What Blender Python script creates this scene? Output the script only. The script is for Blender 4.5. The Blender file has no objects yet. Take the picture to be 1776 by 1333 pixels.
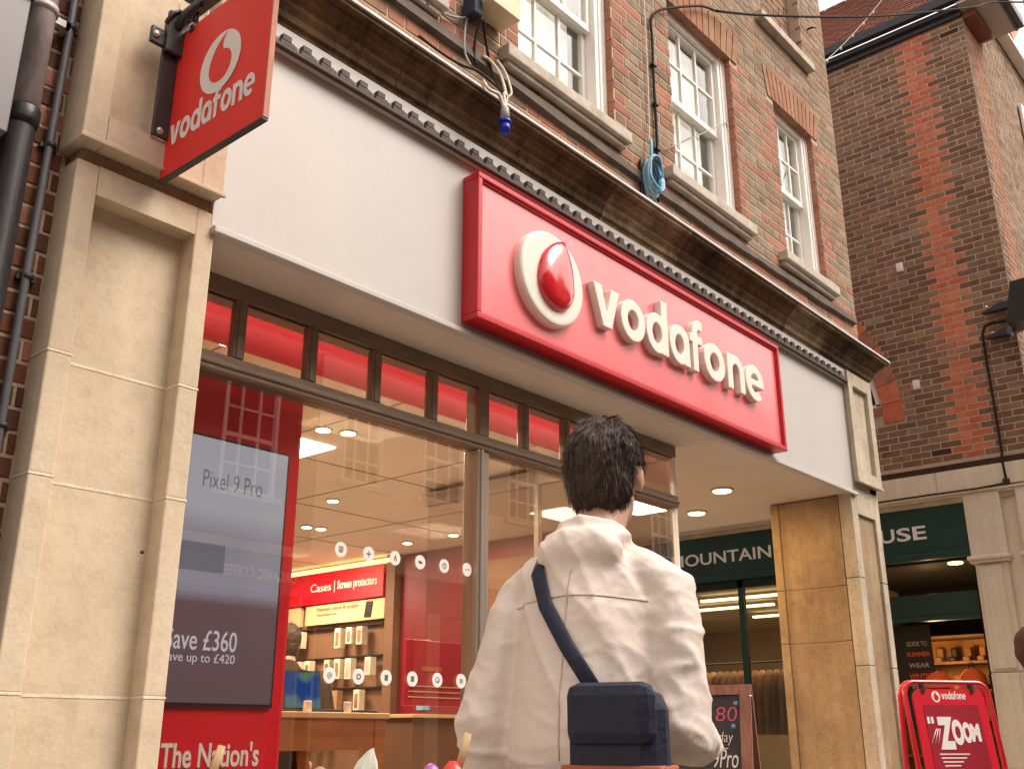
import bpy, bmesh, math, random
from mathutils import Matrix, Vector, noise
random.seed(7)
S = bpy.context.scene
COL = S.collection
PI = math.pi

# ------------------------------------------------------------------ camera
F, YAW, PIT = 1767.0, .8593, .3308
cy_, sy_, cp_, sp_ = math.cos(YAW), math.sin(YAW), math.cos(PIT), math.sin(PIT)
FWD = Vector((sy_*cp_, cy_*cp_, sp_)); RGT = Vector((cy_, -sy_, 0)); DWN = FWD.cross(RGT)
CAM = Vector((0, -3, 1.15))
cd = bpy.data.cameras.new('camera'); cam = bpy.data.objects.new('camera', cd); COL.objects.link(cam)
cam.matrix_world = Matrix.Translation(CAM) @ Matrix((RGT, -DWN, -FWD)).transposed().to_4x4()
cd.sensor_width = 36; cd.lens = 36*F/1776; cd.clip_start = .05; cd.clip_end = 500
S.camera = cam
def ray(px, py): return RGT*((px-888)/F) + DWN*((py-666.5)/F) + FWD
def atY(px, py, Y): d = ray(px, py); return CAM + d*((Y-CAM.y)/d.y)
def atX(px, py, X): d = ray(px, py); return CAM + d*((X-CAM.x)/d.x)
def atZ(px, py, Z): d = ray(px, py); return CAM + d*((Z-CAM.z)/d.z)
def proj(p):
    v = Vector(p)-CAM; w = v.dot(FWD)
    if w < .05: return (-9999, -9999, w)
    return (888+F*v.dot(RGT)/w, 666.5+F*v.dot(DWN)/w, w)

# ------------------------------------------------------------------ sky, sun, exposure
SUN_EL, SUN_ROT = math.radians(52), math.radians(150)
w = bpy.data.worlds.new('World'); S.world = w; w.use_nodes = True
nt = w.node_tree; nt.nodes.clear()
sky = nt.nodes.new('ShaderNodeTexSky'); sky.sky_type = 'NISHITA'; sky.sun_disc = False
sky.sun_elevation = SUN_EL; sky.sun_rotation = SUN_ROT; sky.dust_density = 3.0; sky.air_density = 1.0
hs = nt.nodes.new('ShaderNodeHueSaturation'); hs.inputs['Saturation'].default_value = .10
mx = nt.nodes.new('ShaderNodeMix'); mx.data_type = 'RGBA'; mx.blend_type = 'MULTIPLY'; mx.inputs[0].default_value = 1
mx.inputs['B'].default_value = (1.0, .905, .83, 1)
bg = nt.nodes.new('ShaderNodeBackground'); bg.inputs['Strength'].default_value = .15
wo = nt.nodes.new('ShaderNodeOutputWorld')
nt.links.new(sky.outputs[0], hs.inputs['Color']); nt.links.new(hs.outputs[0], mx.inputs['A'])
nt.links.new(mx.outputs['Result'], bg.inputs['Color']); nt.links.new(bg.outputs[0], wo.inputs['Surface'])
sd = bpy.data.lights.new('sun', 'SUN'); so = bpy.data.objects.new('sun', sd); COL.objects.link(so)
sd.energy = 1.0; sd.angle = math.radians(35); sd.color = (1, .9, .8)
sdir = Vector((math.sin(SUN_ROT)*math.cos(SUN_EL), math.cos(SUN_ROT)*math.cos(SUN_EL), math.sin(SUN_EL)))
so.rotation_euler = sdir.to_track_quat('Z', 'Y').to_euler()
S.view_settings.view_transform = 'Standard'; S.view_settings.look = 'None'
S.view_settings.exposure = 1.3; S.view_settings.gamma = 1; S.view_settings.use_curve_mapping = False
S.render.engine = 'CYCLES'
S.cycles.use_denoising = True; S.cycles.max_bounces = 8; S.cycles.transparent_max_bounces = 16
S.cycles.diffuse_bounces = 4; S.cycles.glossy_bounces = 4; S.cycles.sample_clamp_indirect = 6

# ------------------------------------------------------------------ materials
def nodes(m): m.use_nodes = True; n = m.node_tree; n.nodes.clear(); return n
def mat(name, col, rough=.7, var=.15, scale=6., bump=.15, bscale=60., spec=.4, metal=0, col2=None, stretch=(1, 1, 1), emit=0, coat=0, detail=6., bdist=.01, streak=0, speck=0, sscale=30):
    m = bpy.data.materials.new(name); n = nodes(m); N = n.nodes; L = n.links
    out = N.new('ShaderNodeOutputMaterial'); p = N.new('ShaderNodeBsdfPrincipled')
    L.new(p.outputs[0], out.inputs[0])
    p.inputs['Roughness'].default_value = rough; p.inputs['Specular IOR Level'].default_value = spec
    p.inputs['Metallic'].default_value = metal; p.inputs['Coat Weight'].default_value = coat
    p.inputs['Coat Roughness'].default_value = .15
    c = tuple(col)+(1,)
    g = N.new('ShaderNodeNewGeometry'); mp = N.new('ShaderNodeMapping'); mp.inputs['Scale'].default_value = stretch
    L.new(g.outputs['Position'], mp.inputs['Vector'])
    if var > 0 or col2:
        t = N.new('ShaderNodeTexNoise'); t.inputs['Scale'].default_value = scale; t.inputs['Detail'].default_value = detail
        t.inputs['Roughness'].default_value = .65
        L.new(mp.outputs[0], t.inputs['Vector'])
        r = N.new('ShaderNodeValToRGB'); L.new(t.outputs['Fac'], r.inputs[0])
        r.color_ramp.elements[0].position = .32; r.color_ramp.elements[1].position = .68
        a = col2 if col2 else tuple(x*(1-var) for x in col); b = col if col2 else tuple(min(1, x*(1+var)) for x in col)
        r.color_ramp.elements[0].color = tuple(a)+(1,); r.color_ramp.elements[1].color = tuple(b)+(1,)
        last = r.outputs[0]
        if streak:
            m2 = N.new('ShaderNodeMapping'); m2.inputs['Scale'].default_value = (14, 14, .5); L.new(g.outputs['Position'], m2.inputs['Vector'])
            t2 = N.new('ShaderNodeTexNoise'); t2.inputs['Scale'].default_value = 1.5; t2.inputs['Detail'].default_value = 4; L.new(m2.outputs[0], t2.inputs['Vector'])
            r2 = N.new('ShaderNodeValToRGB'); r2.color_ramp.elements[0].position = .35; r2.color_ramp.elements[1].position = .6
            r2.color_ramp.elements[0].color = (1-streak, 1-streak, 1-streak*1.1, 1); r2.color_ramp.elements[1].color = (1, 1, 1, 1)
            L.new(t2.outputs['Fac'], r2.inputs[0])
            mm = N.new('ShaderNodeMix'); mm.data_type = 'RGBA'; mm.blend_type = 'MULTIPLY'; mm.inputs[0].default_value = 1
            L.new(last, mm.inputs['A']); L.new(r2.outputs[0], mm.inputs['B']); last = mm.outputs['Result']
        if speck:
            t4 = N.new('ShaderNodeTexNoise'); t4.inputs['Scale'].default_value = sscale; t4.inputs['Detail'].default_value = 8; t4.inputs['Roughness'].default_value = .8; L.new(mp.outputs[0], t4.inputs['Vector'])
            r4 = N.new('ShaderNodeValToRGB'); r4.color_ramp.elements[0].position = .36; r4.color_ramp.elements[1].position = .52
            r4.color_ramp.elements[0].color = (1-speck, 1-speck*1.05, 1-speck*1.1, 1); r4.color_ramp.elements[1].color = (1, 1, 1, 1); L.new(t4.outputs['Fac'], r4.inputs[0])
            m4 = N.new('ShaderNodeMix'); m4.data_type = 'RGBA'; m4.blend_type = 'MULTIPLY'; m4.inputs[0].default_value = 1
            L.new(last, m4.inputs['A']); L.new(r4.outputs[0], m4.inputs['B']); last = m4.outputs['Result']
        L.new(last, p.inputs['Base Color'])
    else:
        p.inputs['Base Color'].default_value = c
    if emit:
        p.inputs['Emission Color'].default_value = c; p.inputs['Emission Strength'].default_value = emit
    if bump > 0:
        t3 = N.new('ShaderNodeTexNoise'); t3.inputs['Scale'].default_value = bscale; t3.inputs['Detail'].default_value = 4
        L.new(mp.outputs[0], t3.inputs['Vector'])
        bp = N.new('ShaderNodeBump'); bp.inputs['Strength'].default_value = bump; bp.inputs['Distance'].default_value = bdist
        L.new(t3.outputs['Fac'], bp.inputs['Height']); L.new(bp.outputs[0], p.inputs['Normal'])
    return m
def emission(name, col, s):
    m = bpy.data.materials.new(name); n = nodes(m)
    out = n.nodes.new('ShaderNodeOutputMaterial'); e = n.nodes.new('ShaderNodeEmission')
    e.inputs[0].default_value = tuple(col)+(1,); e.inputs[1].default_value = s; n.links.new(e.outputs[0], out.inputs[0]); return m
def glass(name, f0=.07, tint=(.93, .95, .93), rough=.0):
    m = bpy.data.materials.new(name); n = nodes(m); N = n.nodes; L = n.links
    out = N.new('ShaderNodeOutputMaterial'); tr = N.new('ShaderNodeBsdfTransparent'); tr.inputs[0].default_value = tint+(1,)
    gl = N.new('ShaderNodeBsdfGlossy'); gl.inputs['Roughness'].default_value = rough; gl.inputs[0].default_value = (1, 1, 1, 1)
    lw = N.new('ShaderNodeLayerWeight'); lw.inputs[0].default_value = .5
    pw = N.new('ShaderNodeMath'); pw.operation = 'POWER'; pw.inputs[1].default_value = 5
    ma = N.new('ShaderNodeMath'); ma.operation = 'MULTIPLY_ADD'; ma.inputs[1].default_value = 1-f0; ma.inputs[2].default_value = f0
    mix = N.new('ShaderNodeMixShader')
    L.new(lw.outputs['Facing'], pw.inputs[0]); L.new(pw.outputs[0], ma.inputs[0]); L.new(ma.outputs[0], mix.inputs[0])
    L.new(tr.outputs[0], mix.inputs[1]); L.new(gl.outputs[0], mix.inputs[2]); L.new(mix.outputs[0], out.inputs[0])
    return m

M = {}
M['stone'] = mat('sandstone', (.68, .56, .41), .85, .13, 2.0, .3, 60, .2, col2=(.56, .455, .325), bdist=.006, streak=.05, speck=.10, sscale=16)
M['stone_cream'] = mat('pale_cream_stone', (.82, .72, .57), .8, .1, 2, .4, 38, .2, col2=(.72, .62, .48), bdist=.006, streak=.08, speck=.1, sscale=20)
M['stone_joint'] = mat('pale_stone_joint', (.74, .62, .46), .9, .12, 10, .4, 80, .15)
M['stone_grey'] = mat('weathered_grey_sandstone', (.62, .54, .42), .85, .1, 2, .5, 38, .2, col2=(.42, .36, .27), bdist=.008, streak=.12, speck=.2, sscale=20)
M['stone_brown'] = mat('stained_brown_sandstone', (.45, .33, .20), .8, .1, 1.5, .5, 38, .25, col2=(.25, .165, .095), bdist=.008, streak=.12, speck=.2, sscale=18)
M['cornice'] = mat('mossy_dark_cornice_stone', (.20, .13, .07), .85, .3, 3.2, .8, 30, .15, col2=(.025, .017, .01), bdist=.015, detail=10, speck=.45, sscale=9, stretch=(1, .6, .6))
M['cornice_light'] = mat('patched_pale_cornice_stone', (.36, .27, .165), .85, .3, 4, .8, 30, .15, col2=(.11, .075, .04), bdist=.015, speck=.4, sscale=9)
M['lead'] = mat('lead_flashing', (.42, .39, .36), .55, .2, 12, .3, 40, .4)
M['mortar'] = mat('pale_mortar', (.50, .39, .285), .9, .15, 8, .4, 120, .1)
M['mortar_dark'] = mat('old_mortar', (.36, .25, .165), .9, .15, 6, .4, 120, .1)
BR = {
 'red': [(.37, .165, .11), (.33, .15, .10), (.40, .18, .12)],
 'brown': [(.27, .165, .11), (.235, .15, .105), (.30, .19, .125), (.20, .135, .095)],
 'grey': [(.27, .205, .145), (.31, .235, .165), (.235, .18, .13), (.29, .20, .135)],
 'orange': [(.34, .19, .11), (.31, .165, .10)],
 'bright': [(.58, .175, .095), (.53, .15, .085), (.58, .205, .115)],
 'dark': [(.07, .035, .022), (.055, .032, .024)],
 'wine': [(.245, .135, .085), (.21, .115, .074), (.275, .155, .098), (.185, .102, .07)],
 'left': [(.20, .075, .045), (.16, .065, .042), (.13, .06, .042)],
}
for k, cs in BR.items():
    for i, c in enumerate(cs):
        M['%s%d' % (k, i)] = mat('brick_%s_tone_%d' % (k, i), c, .88, .22, 9, .6, 90, .15, bdist=.005)
M['white_paint'] = mat('white_window_paint', (.86, .83, .78), .45, .05, 8, .12, 50, .4)
M['sill'] = mat('pale_stone_sill', (.60, .54, .46), .8, .15, 9, .4, 50, .2, col2=(.42, .36, .29))
M['sillshade'] = mat('string_course_dirt_and_shadow', (.13, .095, .07), .7, .3, 6, .4, 40, .3, col2=(.05, .036, .027))  # dark tone holds grime and a painted shadow line
M['fascia'] = mat('off_white_fascia_paint', (.505, .485, .455), .42, .05, .9, .04, 30, .45, speck=.03, sscale=5, streak=.015)
M['soffit'] = mat('soffit_paint', (.63, .56, .48), .6, .05, 2, .05, 30, .3)
M['dentil'] = mat('dark_dentil_paint', (.075, .052, .042), .6, .15, 20, .2, 60, .3)
M['sign_red'] = mat('pinkish_sign_red_acrylic', (.80, .19, .20), .30, .05, 1.5, .02, 20, .6, coat=.6, col2=(.76, .135, .15), streak=.03)  # pinkish red panel colour, slightly mottled
M['sign_edge'] = mat('sign_frame_red', (.52, .012, .022), .35, .08, 10, .1, 50, .5)
M['hang_red'] = mat('hanging_sign_red', (.80, .035, .030), .45, .04, 3, .04, 30, .35)
M['letter'] = mat('cream_letter_plastic', (.76, .72, .63), .38, .03, 8, .02, 30, .45)
M['dome'] = mat('glossy_red_dome', (.60, .01, .018), .12, .0, 2, 0, 10, .7, coat=.8)
M['white_print'] = mat('white_print', (.80, .76, .73), .55, 0, 1, 0)
M['timber'] = mat('brown_shopfront_timber', (.20, .135, .09), .42, .15, 4, .15, 30, .45, stretch=(1, 1, 6))
M['alu'] = mat('brushed_mullion_metal', (.42, .36, .31), .3, .08, 4, .05, 40, .5, metal=.6, stretch=(20, 20, .3))
M['black_iron'] = mat('black_bracket_iron', (.035, .033, .036), .45, .2, 20, .25, 60, .45)
M['bolt'] = mat('zinc_bolt', (.55, .52, .46), .35, .1, 30, .1, 60, .5, metal=.7)
M['pipe_grey'] = mat('weathered_grey_pipe', (.62, .58, .57), .38, .3, 9, .3, 30, .5, col2=(.24, .215, .215), stretch=(1, 1, .35))
M['pipe_black'] = mat('black_pipe_paint', (.018, .016, .017), .4, .2, 9, .2, 40, .4)
M['conduit'] = mat('grey_conduit', (.14, .145, .16), .4, .1, 9, .1, 40, .5)
M['panel_grey'] = mat('grey_neighbour_panel', (.17, .16, .165), .4, .05, 3, .03, 20, .5)
M['cable_black'] = mat('black_cable', (.03, .025, .022), .8, 0, 1, 0, spec=.15)
M['cable_white'] = mat('white_cable', (.62, .54, .44), .5, 0, 1, 0)
M['cable_grey'] = mat('grey_wire', (.34, .33, .33), .5, 0, 1, 0)
M['blue'] = mat('blue_plug_plastic', (.01, .03, .42), .35, 0, 1, 0)
M['coil_blue'] = mat('pale_blue_cable', (.16, .42, .62), .45, .1, 10, .1)
M['box_cream'] = mat('cream_box_metal', (.62, .50, .30), .45, .08, 6, .05)
M['plug_grey'] = mat('grey_plug_plastic', (.36, .36, .36), .5, 0, 1, 0)
M['gutter'] = mat('dark_gutter_paint', (.045, .045, .055), .4, .1, 5, .05)
M['tile'] = mat('clay_roof_tile', (.20, .07, .04), .85, .3, 9, .3, 50, .2)
M['eave'] = mat('pale_eaves_board', (.42, .37, .32), .6, .06, 4, .05)
M['render_white'] = mat('white_gable_render', (.80, .76, .70), .8, .05, 3, .2, 60, .2)
M['corbel'] = mat('dark_red_corbel', (.22, .07, .045), .8, .15, 8, .2)
M['beam_pink'] = mat('faded_red_gable_timber', (.50, .20, .14), .7, .15, 8, .2)
M['green'] = mat('dark_green_shopfront', (.008, .045, .036), .45, .12, 3, .08, 30, .45)
M['green_dark'] = mat('very_dark_green_frame', (.006, .022, .018), .4, .1, 4, .05)
M['shop_dark'] = mat('dark_shop_ceiling', (.010, .009, .008), .8, .1, 4, .05)
M['pave'] = mat('pavement_slab', (.27, .245, .215), .8, .15, 3, .3, 50, .3)
M['road'] = mat('asphalt', (.055, .053, .05), .85, .2, 20, .5, 150, .3)
M['red_in'] = mat('red_interior_paint', (.66, .004, .018), .5, .05, 3, .02)
M['red_dark'] = mat('deep_red_interior', (.20, .006, .016), .5, .15, 3, .02)
M['ceiling'] = mat('shop_ceiling_paint', (.80, .76, .68), .8, .04, 3, .05)
M['wall_in'] = mat('shop_inner_wall', (.46, .36, .26), .8, .08, 3, .05)
M['floor_in'] = mat('shop_floor', (.34, .29, .24), .5, .1, 3, .05)
M['table_wood'] = mat('orange_table_wood', (.42, .17, .055), .5, .2, 3, .08, 30, .4, stretch=(1, 1, 8))
M['table_top'] = mat('pale_table_top', (.72, .52, .30), .4, .06, 3, .05)
M['laptop'] = mat('dark_laptop_metal', (.05, .05, .06), .4, 0, 1, 0)
M['pack'] = mat('white_phone_case_pack', (.70, .62, .48), .5, .12, 14, .05)
M['pack2'] = mat('brown_phone_case_pack', (.36, .22, .12), .5, .12, 14, .05)
M['bay'] = mat('brown_display_backboard', (.19, .10, .055), .6, .12, 3, .05)
M['black'] = mat('black_plastic', (.02, .018, .018), .45, 0, 1, 0)
M['icon'] = mat('icon_print', (.10, .10, .10), .6, 0, 1, 0)
M['sticker'] = mat('white_sticker_vinyl', (.78, .74, .68), .6, 0, 1, 0)
M['chalkboard'] = mat('chalkboard_face', (.035, .026, .026), .6, .25, 6, .05)
M['pinkwood'] = mat('pinkish_stained_wood', (.34, .15, .11), .55, .35, 7, .2, 40, .4, col2=(.20, .075, .05), stretch=(4, 4, .7))
M['chalk'] = mat('white_chalk', (.72, .68, .64), .9, .1, 40, 0)
M['chalk_pink'] = mat('pink_chalk', (.55, .10, .16), .9, .1, 40, 0)
M['chalk_blue'] = mat('blue_chalk', (.12, .42, .60), .9, .1, 40, 0)
M['red_metal'] = mat('red_powder_coated_metal', (.62, .008, .02), .25, .03, 5, .02, 30, .6, coat=.6)
M['poster_red'] = mat('deep_red_poster', (.33, .02, .035), .35, .12, 5, .02)
M['poster_red2'] = mat('bright_red_poster', (.62, .012, .03), .4, .04, 5, .02)
M['orange_bag'] = mat('orange_rucksack_cloth', (.85, .12, .02), .7, .12, 14, .3)
M['amber'] = mat('amber_shelf_wood', (.35, .16, .045), .6, .5, 5, .1)
M['glass'] = glass('shop_window_glass', .095, (.90, .88, .86))
M['glass_up'] = glass('sash_window_glass', .10, (.90, .92, .90), .02)
M['glass_dark'] = glass('warehouse_glass', .05, (.75, .78, .75))
M['blind'] = mat('white_window_blind', (.88, .86, .82), .8, .05, 4, .1, 20, .2)
M['room_dark'] = mat('dim_room_wall', (.10, .09, .08), .9, .05, 2, 0)
M['skin'] = mat('light_skin', (.52, .30, .215), .5, .06, 20, .12, 150, .4)
M['skin_brown'] = mat('brown_skin', (.17, .075, .045), .5, .06, 20, .12, 150, .4)
M['hair'] = mat('dark_brown_hair', (.055, .032, .022), .5, .35, 30, .45, 120, .4, stretch=(2, 2, .35), bdist=.01)
M['jacket'] = mat('cream_jacket_cloth', (.78, .68, .61), .75, .05, 4, .22, 34, .25, bdist=.01)
M['jacket_rib'] = mat('cream_ribbed_cuff', (.62, .52, .45), .85, .08, 6, .7, 80, .2, stretch=(3, 3, .3))
M['navy'] = mat('navy_bag_cloth', (.022, .026, .05), .6, .2, 9, .3, 60, .3)
M['orange_trim'] = mat('orange_bag_trim', (.42, .11, .05), .6, .1, 9, .2)
M['trouser'] = mat('dark_trouser_cloth', (.05, .045, .05), .8, .15, 6, .4, 70, .2)
M['shoe'] = mat('brown_shoe_leather', (.08, .045, .03), .5, .1, 9, .1)
M['dark_coat'] = mat('dark_coat_cloth', (.05, .03, .022), .85, .1, 6, .3, 60, .2)
M['brown_sleeve'] = mat('brown_sleeve_cloth', (.11, .05, .035), .85, .15, 9, .4, 70, .2)
M['eye_white'] = mat('eye_white', (.7, .68, .65), .3, 0, 1, 0)
M['eye_dark'] = mat('eye_iris', (.03, .02, .015), .2, 0, 1, 0)
M['lip'] = mat('lip_skin', (.36, .12, .10), .5, 0, 1, 0)
M['purple'] = mat('purple_lolly', (.42, .10, .52), .3, .05, 20, .02, coat=.4)
M['lolly_red'] = mat('red_lolly', (.70, .04, .03), .3, .05, 20, .02, coat=.4)
M['stick'] = mat('wooden_lolly_stick', (.62, .44, .25), .7, .1, 30, .05)
M['paper'] = mat('crumpled_white_paper', (.72, .74, .66), .8, .05, 20, .3)
M['leaf_green'] = mat('green_lolly_stem', (.22, .34, .06), .5, .1, 20, .05)
M['opp_brick'] = mat('opposite_brickwork', (.20, .085, .055), .9, .25, 9, .3, 60)
M['opp_cream'] = mat('opposite_cream_render', (.62, .52, .40), .85, .06, 2, .1)
M['opp_dark'] = mat('opposite_dark_fascia', (.03, .03, .035), .5, .1, 2, .1)
M['opp_window'] = mat('opposite_window_glass', (.03, .03, .035), .12, 0, 1, 0, spec=.6)
M['opp_grey'] = mat('opposite_grey_awning', (.20, .20, .22), .7, .05, 2, .1)
M['light_warm'] = emission('lit_downlight', (1.0, .80, .50), 9)
M['light_yellow'] = emission('lit_yellow_downlight', (1.0, .68, .24), 6)
M['light_panel'] = emission('lit_ceiling_panel', (1.0, .90, .72), 5)
M['light_strip'] = emission('lit_shelf_strip', (1.0, .70, .25), 1.6)
M['added_strip_glow'] = emission('added_white_strip', (1.0, .86, .72), 4)
M['light_dim'] = emission('lit_light_tube', (1.0, .72, .38), 2.2)

# ------------------------------------------------------------------ mesh helpers
OFF = {}                                   # parent -> translation to undo for meshes given in world coordinates
class MB:
    def __init__(s): s.v = []; s.f = []; s.m = []; s.smooth = []
    def add(s, vs, fs, mi=0, sm=False):
        o = len(s.v); s.v += [tuple(v) for v in vs]
        for f in fs: s.f.append(tuple(i+o for i in f)); s.m.append(mi); s.smooth.append(sm)
        return s
    def box(s, a, b, mi=0, bev=0):
        x0, y0, z0 = [min(p, q) for p, q in zip(a, b)]; x1, y1, z1 = [max(p, q) for p, q in zip(a, b)]
        if bev <= 0:
            vs = [(x0,y0,z0),(x1,y0,z0),(x1,y1,z0),(x0,y1,z0),(x0,y0,z1),(x1,y0,z1),(x1,y1,z1),(x0,y1,z1)]
            return s.add(vs, [(0,3,2,1),(4,5,6,7),(0,1,5,4),(1,2,6,5),(2,3,7,6),(3,0,4,7)], mi)
        bm = bmesh.new(); bmesh.ops.create_cube(bm, size=1)
        for v in bm.verts: v.co = Vector(((x0+x1)/2+v.co.x*(x1-x0), (y0+y1)/2+v.co.y*(y1-y0), (z0+z1)/2+v.co.z*(z1-z0)))
        bmesh.ops.bevel(bm, geom=bm.edges[:], offset=bev, segments=2, affect='EDGES', profile=.5)
        s.bm(bm, mi); return s
    def bm(s, bm, mi=0, sm=False, mtx=None):
        bm.verts.index_update()
        s.add([(mtx @ v.co) if mtx else v.co for v in bm.verts], [[v.index for v in f.verts] for f in bm.faces], mi, sm); bm.free(); return s
    def prism(s, poly, fn, d0, d1, mi=0, sm=False):
        """closed polygon (list of (a,b)) extruded from d0 to d1; fn(a,b,d) -> point"""
        n = len(poly); o = [fn(a, b, d0) for a, b in poly]+[fn(a, b, d1) for a, b in poly]
        fs = [tuple(range(n-1, -1, -1)), tuple(range(n, 2*n))]+[(i, (i+1) % n, n+(i+1) % n, n+i) for i in range(n)]
        return s.add(o, fs, mi, sm)
    def tube(s, pts, rad, seg=8, mi=0, sm=True, flat=1.0, up=None):
        pts = [Vector(p) for p in pts]; n = len(pts)
        if not hasattr(rad, '__len__'): rad = [rad]*n
        vs = []; prev = None
        for i, p in enumerate(pts):
            t = (pts[min(i+1, n-1)]-pts[max(i-1, 0)])
            t = t.normalized() if t.length > 1e-9 else Vector((0, 0, 1))
            if prev is None:
                a = Vector(up) if up else (Vector((0, 0, 1)) if abs(t.z) < .9 else Vector((1, 0, 0)))
            else: a = prev
            a = (a-t*a.dot(t)).normalized(); prev = a; b = t.cross(a)
            r = rad[i]; ra, rb = (r if hasattr(r, '__len__') else (r, r*flat))
            for k in range(seg):
                th = 2*PI*k/seg; vs.append(p+a*(ra*math.cos(th))+b*(rb*math.sin(th)))
        fs = [(i*seg+k, i*seg+(k+1) % seg, (i+1)*seg+(k+1) % seg, (i+1)*seg+k) for i in range(n-1) for k in range(seg)]
        fs += [tuple(range(seg-1, -1, -1)), tuple(range((n-1)*seg, n*seg))]
        return s.add(vs, fs, mi, sm)
    def ball(s, c, r, mi=0, seg=16, rings=10, mtx=None):
        c = Vector(c); r = Vector(r) if hasattr(r, '__len__') else Vector((r, r, r))
        vs = [Vector((0, 0, 1))]+[Vector((math.sin(PI*i/rings)*math.cos(2*PI*k/seg), math.sin(PI*i/rings)*math.sin(2*PI*k/seg), math.cos(PI*i/rings))) for i in range(1, rings) for k in range(seg)]+[Vector((0, 0, -1))]
        fs = [(0, 1+k, 1+(k+1) % seg) for k in range(seg)]
        fs += [(1+i*seg+k, 1+(i+1)*seg+k, 1+(i+1)*seg+(k+1) % seg, 1+i*seg+(k+1) % seg) for i in range(rings-2) for k in range(seg)]
        e = len(vs)-1; fs += [(e, 1+(rings-2)*seg+(k+1) % seg, 1+(rings-2)*seg+k) for k in range(seg)]
        out = []
        for v in vs:
            q = Vector((v.x*r.x, v.y*r.y, v.z*r.z)); out.append((mtx @ q if mtx else q)+c)
        return s.add(out, fs, mi, True)
    def mesh(s, name, mats):
        me = bpy.data.meshes.new(name); me.from_pydata(s.v, [], s.f)
        for mm in (mats if isinstance(mats, (list, tuple)) else [mats]): me.materials.append(M[mm] if isinstance(mm, str) else mm)
        me.polygons.foreach_set('material_index', s.m); me.polygons.foreach_set('use_smooth', s.smooth); me.update()
        return me
def link(name, me, parent=None, kind=None, label=None):
    o = bpy.data.objects.new(name, me); COL.objects.link(o)
    if parent:
        o.parent = parent
        if parent in OFF: o.location = -OFF[parent]
    if kind: o['kind'] = kind
    if label: o['label'] = label
    return o
def part(name, mb, mats, parent=None, kind=None, label=None): return link(name, mb.mesh(name, mats), parent, kind, label)
def tag(o, label, cat, group=None):
    o['label'] = label; o['category'] = cat
    if group: o['group'] = group
    return o
def thing(name, label, cat, loc, rz=0, group=None, world=True):
    o = bpy.data.objects.new(name, None); COL.objects.link(o); o.location = loc; o.rotation_euler = (0, 0, rz); o.empty_display_size = .1
    if world: OFF[o] = Vector(loc)
    return tag(o, label, cat, group)
def struct(name, mb, mats): return part(name, mb, mats, None, 'structure')

# frames: (u along the wall, n out of the wall, z) -> world
def front(Y): return lambda u, n, z: Vector((u, Y-n, z))
def side(X): return lambda u, n, z: Vector((X-n, -u, z))        # wall facing -X, u runs towards -Y

TXT = {}
def text_geo(s, bold=0., ext=.5, bev=0., res=4):
    k = (s, bold, ext, bev)
    if k not in TXT:
        c = bpy.data.curves.new('t', 'FONT'); c.body = s; c.size = 1; c.offset = bold; c.extrude = ext; c.bevel_depth = bev; c.bevel_resolution = 1; c.resolution_u = res
        o = bpy.data.objects.new('t', c); COL.objects.link(o)
        dg = bpy.context.evaluated_depsgraph_get(); me = bpy.data.meshes.new_from_object(o.evaluated_get(dg))
        vs = [v.co.copy() for v in me.vertices]; fs = [tuple(p.vertices) for p in me.polygons]
        bpy.data.objects.remove(o); bpy.data.curves.remove(c); bpy.data.meshes.remove(me)
        xs = [v.x for v in vs]; ys = [v.y for v in vs]
        TXT[k] = (vs, fs, min(xs), max(xs), min(ys), max(ys))
    return TXT[k]
def text(mb, s, fr, u0, u1, z0, z1, n0, n1, bold=.0, mi=0, shear=0., warp=None):
    """lettering fitted to the box u0..u1, z0..z1, standing from n0 to n1 off the surface"""
    vs, fs, xa, xb, ya, yb = text_geo(s, bold)
    out = []
    for v in vs:
        a = (v.x-xa)/(xb-xa); b = (v.y-ya)/(yb-ya); n = n0+(v.z+.5)*(n1-n0)
        if warp: a, b = warp(a, b)
        out.append(fr(u0+(u1-u0)*a+shear*b*(z1-z0), n, z0+(z1-z0)*b))
    return mb.add(out, fs, mi)

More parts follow.
